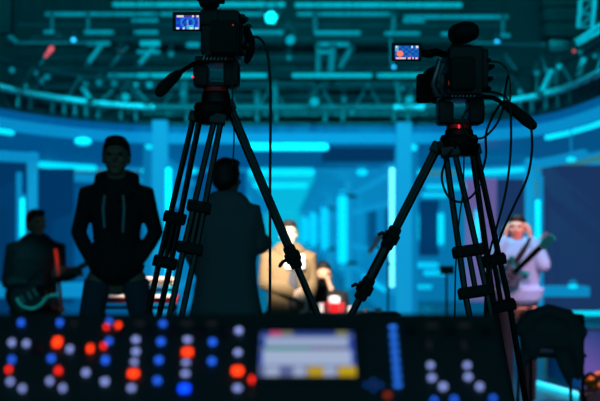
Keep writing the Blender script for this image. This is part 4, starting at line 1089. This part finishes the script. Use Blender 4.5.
for k, (px, hh, r, mt, lab) in enumerate(((321, .085, .026, 'white', 'white cup left of the red drum'), (350, .06, .024, 'white', 'white cup just right of the red drum'), (366, .03, .03, 'pinkmic', 'low pale bowl beyond the right tripod leg, left of two'), (378, .045, .034, 'pinkmic', 'low pale bowl beyond the right tripod leg, right of two'))):
    q = at(px, d, zt); c = thing('cup' if k < 2 else 'bowl', lab, 'cup' if k < 2 else 'bowl', q)
    m = mb(); m.lathe(q, [(0, r * .75), (hh, r), (hh, r * .88), (.006, r * .66)]); m.build('vessel', M[mt], c)
# microphone stand behind the right tripod leg
d = 10.1
ms = thing('microphone_stand', 'thin microphone stand with pale microphone behind the right tripod leg', 'microphone stand', at(388, d, 0))
mb().lathe(at(388, d, 0), [(0, .13), (.02, .13), (.03, .02)]).build('base', M['blackmetal'], ms)
mb().tube([at(388, d, .02), P(388, 262, d)], .009, 8).build('pole', M['blackmetal'], ms)
mb().tube([P(391, 266, d), P(381, 250, d)], .007, 8).build('boom', M['blackmetal'], ms)
mb().tube([P(381, 250, d), P(374, 244, d - .05)], .007, 8).build('clip', M['blackmetal'], ms)
mb().tube([P(370, 251, d - .05), P(376, 243, d - .05), P(380, 237, d - .05)], [.022, .02, .03], 12, round_ends=True).build('microphone', M['pinkmic'], ms)
# music stand left of the right guitarist
d = 9.8
ms = thing('music_stand', 'dark music stand seen just left of the right tripod legs', 'music stand', at(447, d, 0))
mb().box(P(447, 270, d), (14 * d / F, .02, 8 * d / F), Matrix.Rotation(-.3, 3, 'X')).build('desk', M['guitar'], ms)
mb().tube([at(447, d, 0.02), P(447, 272, d) + Vector((0, .03, 0))], .01, 8).build('pole', M['blackmetal'], ms)
for k in range(3):
    a = PI / 2 + k * 2 * PI / 3; mb().tube([at(447, d, .16), at(447, d, .012) + Vector((math.cos(a) * .22, math.sin(a) * .22, 0))], .009, 8).build('leg', M['blackmetal'], ms)
# chair with a coat over it
d = 7.9; s = d / F
chx = XX(551, d); ch = thing('chair', 'black metal chair at lower right under a draped dark coat', 'chair', (chx, d, RZ))
zs_ = RZ + .46
mb().box((chx, d + .02, zs_), (.40, .40, .03), bevel=.012).build('seat', M['black'], ch)
for sx in (-1, 1):
    mb().tube([(chx + sx * .17, d + .18, zs_), (chx + sx * .19, d + .22, RZ)], .012, 8).build('leg', M['blackmetal'], ch)
    mb().tube([(chx + sx * .175, d - .18, ZZ(318, d)), (chx + sx * .17, d - .16, zs_), (chx + sx * .175, d - .19, RZ)], .012, 8).build('leg', M['blackmetal'], ch)
mb().tube(spline([(chx - .175, d - .18, zs_ + .14), (chx, d - .21, zs_ + .13), (chx + .175, d - .18, zs_ + .14)]), [(.012, .03)] * 17, 8, side=(0, 1, 0)).build('back_rail', M['steel'], ch)
mb().tube(spline([(chx - .175, d - .18, ZZ(318, d)), (chx, d - .21, ZZ(316, d)), (chx + .175, d - .18, ZZ(318, d))]), [(.012, .04)] * 17, 8, side=(0, 1, 0)).build('back_rail', M['blackmetal'], ch)
c = mb()
c.tube([P(524, 330, d - .2), P(532, 316, d - .2), P(548, 311, d - .19), P(566, 317, d - .2), P(578, 334, d - .2)], [(.06, .07), (.075, .05), (.08, .05), (.075, .06), (.055, .07)], 16, round_ends=True)
c.tube([P(526, 326, d - .2), P(530, 340, d - .22), P(534, 356, d - .22)], [(.05, .04), (.06, .035), (.04, .03)], 12, side=(1, 0, 0), round_ends=True)
c.tube([P(550, 318, d - .2), P(550, 332, d - .22), P(549, 345, d - .22)], [(.17, .045), (.18, .04), (.16, .03)], 16, side=(1, 0, 0), round_ends=True)
c.tube([P(570, 324, d - .2), P(576, 345, d - .22), P(579, 362, d - .22), P(578, 378, d - .21)], [(.06, .05), (.055, .05), (.04, .04), (.02, .02)], 12, side=(1, 0, 0), round_ends=True)
c.tube([P(560, 352, d - .2), P(567, 372, d - .21), P(571, 388, d - .21)], [(.05, .03), (.04, .03), (.012, .012)], 12, side=(1, 0, 0), round_ends=True)
c.tube([P(528, 350, d - .2), P(524, 362, d - .21), P(520, 376, d - .21)], [(.045, .03), (.03, .025), (.012, .012)], 12, side=(1, 0, 0), round_ends=True)
ct = c.blob('coat', M['coat2'], None, voxel=.012)
tag(ct, 'dark coat draped over the chair back at lower right', 'coat')
# orange bag and cable at the right edge
d = 9.2
bg = thing('bag', 'small orange and black bag on the floor at the right edge', 'bag', P(595, 392, d))
zf = 0
c = mb(); c.ell(P(593, 382, d), (.075, .08, .07)); c.ell(P(603, 378, d), (.09, .08, .06)); c.blob('pouch', M['orange'], bg, voxel=.01)
mb().tube(spline([P(583, 379, d - .06), P(590, 374, d - .09), P(598, 377, d - .1), P(606, 372, d - .09)]), .016, 8).build('flap_edge', M['guitar'], bg)
mb().box((P(598, 392, d).x, d, (P(598, 390, d).z) / 2), (.26, .2, P(598, 390, d).z), bevel=.015).build('base_box', M['trousers'], bg)
cable([P(578, 386, d - .15), P(580, 393, d - .16), P(592, 394, d - .17), P(597, 388, d - .17), P(596, 378, d - .17), P(604, 374, d - .17)], .008, 'dark cable looped in front of the orange bag')

struct('trim_37', WIRES, M['drape'])      # thin black wires between the rigging and the ceiling
# ================================================================== LIGHTS
def spot(name, loc, target, color, power, angle=40, blend=.6, r=.1):
    l = bpy.data.lights.new(name, 'SPOT'); l.energy = power; l.color = color; l.spot_size = math.radians(angle); l.spot_blend = blend; l.shadow_soft_size = r
    o = bpy.data.objects.new(name, l); C.objects.link(o); o.location = loc
    o.rotation_euler = (Vector(target) - Vector(loc)).to_track_quat('-Z', 'Y').to_euler(); return o
cy = (0.0, .78, 1.0)
for k, x in enumerate((-3.6, 0.2, 3.6)):
    spot('truss_wash', (x, 9.0, 6.2), (x * .9, 16.2, 4.0), cy, 2100, 75)
t3 = at(288.5, 10.3, 1.45)
spot('key_spot', (-.6, 6.1, 3.3), t3, (1.0, .88, .72), 4600, 12, .5)
spot('table_fill', (1.2, 6.6, 4.2), at(336, 9.6, .93), (1.0, .85, .8), 2300, 5, .5)  # added narrow light, brightens the drum and spares the seated figure
spot('pink_spot', (2.3, 6.2, 3.2), at(515, 10.3, 1.35), (1.0, .36, .45), 950, 14, .6)
spot('strap_fill', (-.9, 8.0, 4.4), at(59, 10.2, 1.15), (1.0, .12, .06), 260, 4.5, .6)  # narrow red light added to brighten the strap
spot('keys_fill', (-.9, 7.6, 4.4), at(152, 9.35, 1.08), (1.0, .75, .65), 3000, 9, .5)  # added unseen light that brightens the keyboards
spot('green_spot', (-4.2, 7.8, 4.4), at(36, 10.1, 1.08), (.05, .85, 1.0), 330, 10, .6)
spot('riser_fill', (4.4, 7.0, 4.2), (2.75, 9.9, .3), (1.0, .62, .9), 1300, 30, .5)  # unseen light added to brighten the riser front and the bag
spot('floor_fill', (1.4, 9.0, 5.2), (2.5, 11.6, 0), (0, .75, 1.0), 1300, 24, .7)  # added cyan light, makes up for the floor's missing bright reflection
w = bpy.data.worlds.new('studio_dark'); sc.world = w; w.use_nodes = True
w.node_tree.nodes['Background'].inputs['Color'].default_value = (0.016, 0.10, 0.125, 1)
w.node_tree.nodes['Background'].inputs['Strength'].default_value = 2.0

# ================================================================== CAMERA
cam = bpy.data.cameras.new('camera'); co = bpy.data.objects.new('camera', cam); C.objects.link(co)
co.location = (0, 0, H); co.rotation_euler = (PI / 2, 0, 0)
cam.sensor_width = 36; cam.lens = 36 * F / 600
cam.shift_x = (300 - PX0) / 600; cam.shift_y = (PY0 - 200.5) / 600
cam.clip_end = 200
cam.dof.use_dof = True; cam.dof.focus_distance = DT - .05; cam.dof.aperture_fstop = (cam.lens / 1000) / .032
sc.camera = co
sc.view_settings.view_transform = 'Standard'; sc.view_settings.look = 'None'; sc.view_settings.exposure = 0; sc.view_settings.gamma = 1
sc.view_settings.use_curve_mapping = False
sc.cycles.use_denoising = True
sc.cycles.max_bounces = 5; sc.cycles.sample_clamp_indirect = 3
for o in bpy.data.objects:
    if '_t' in o: del o['_t']
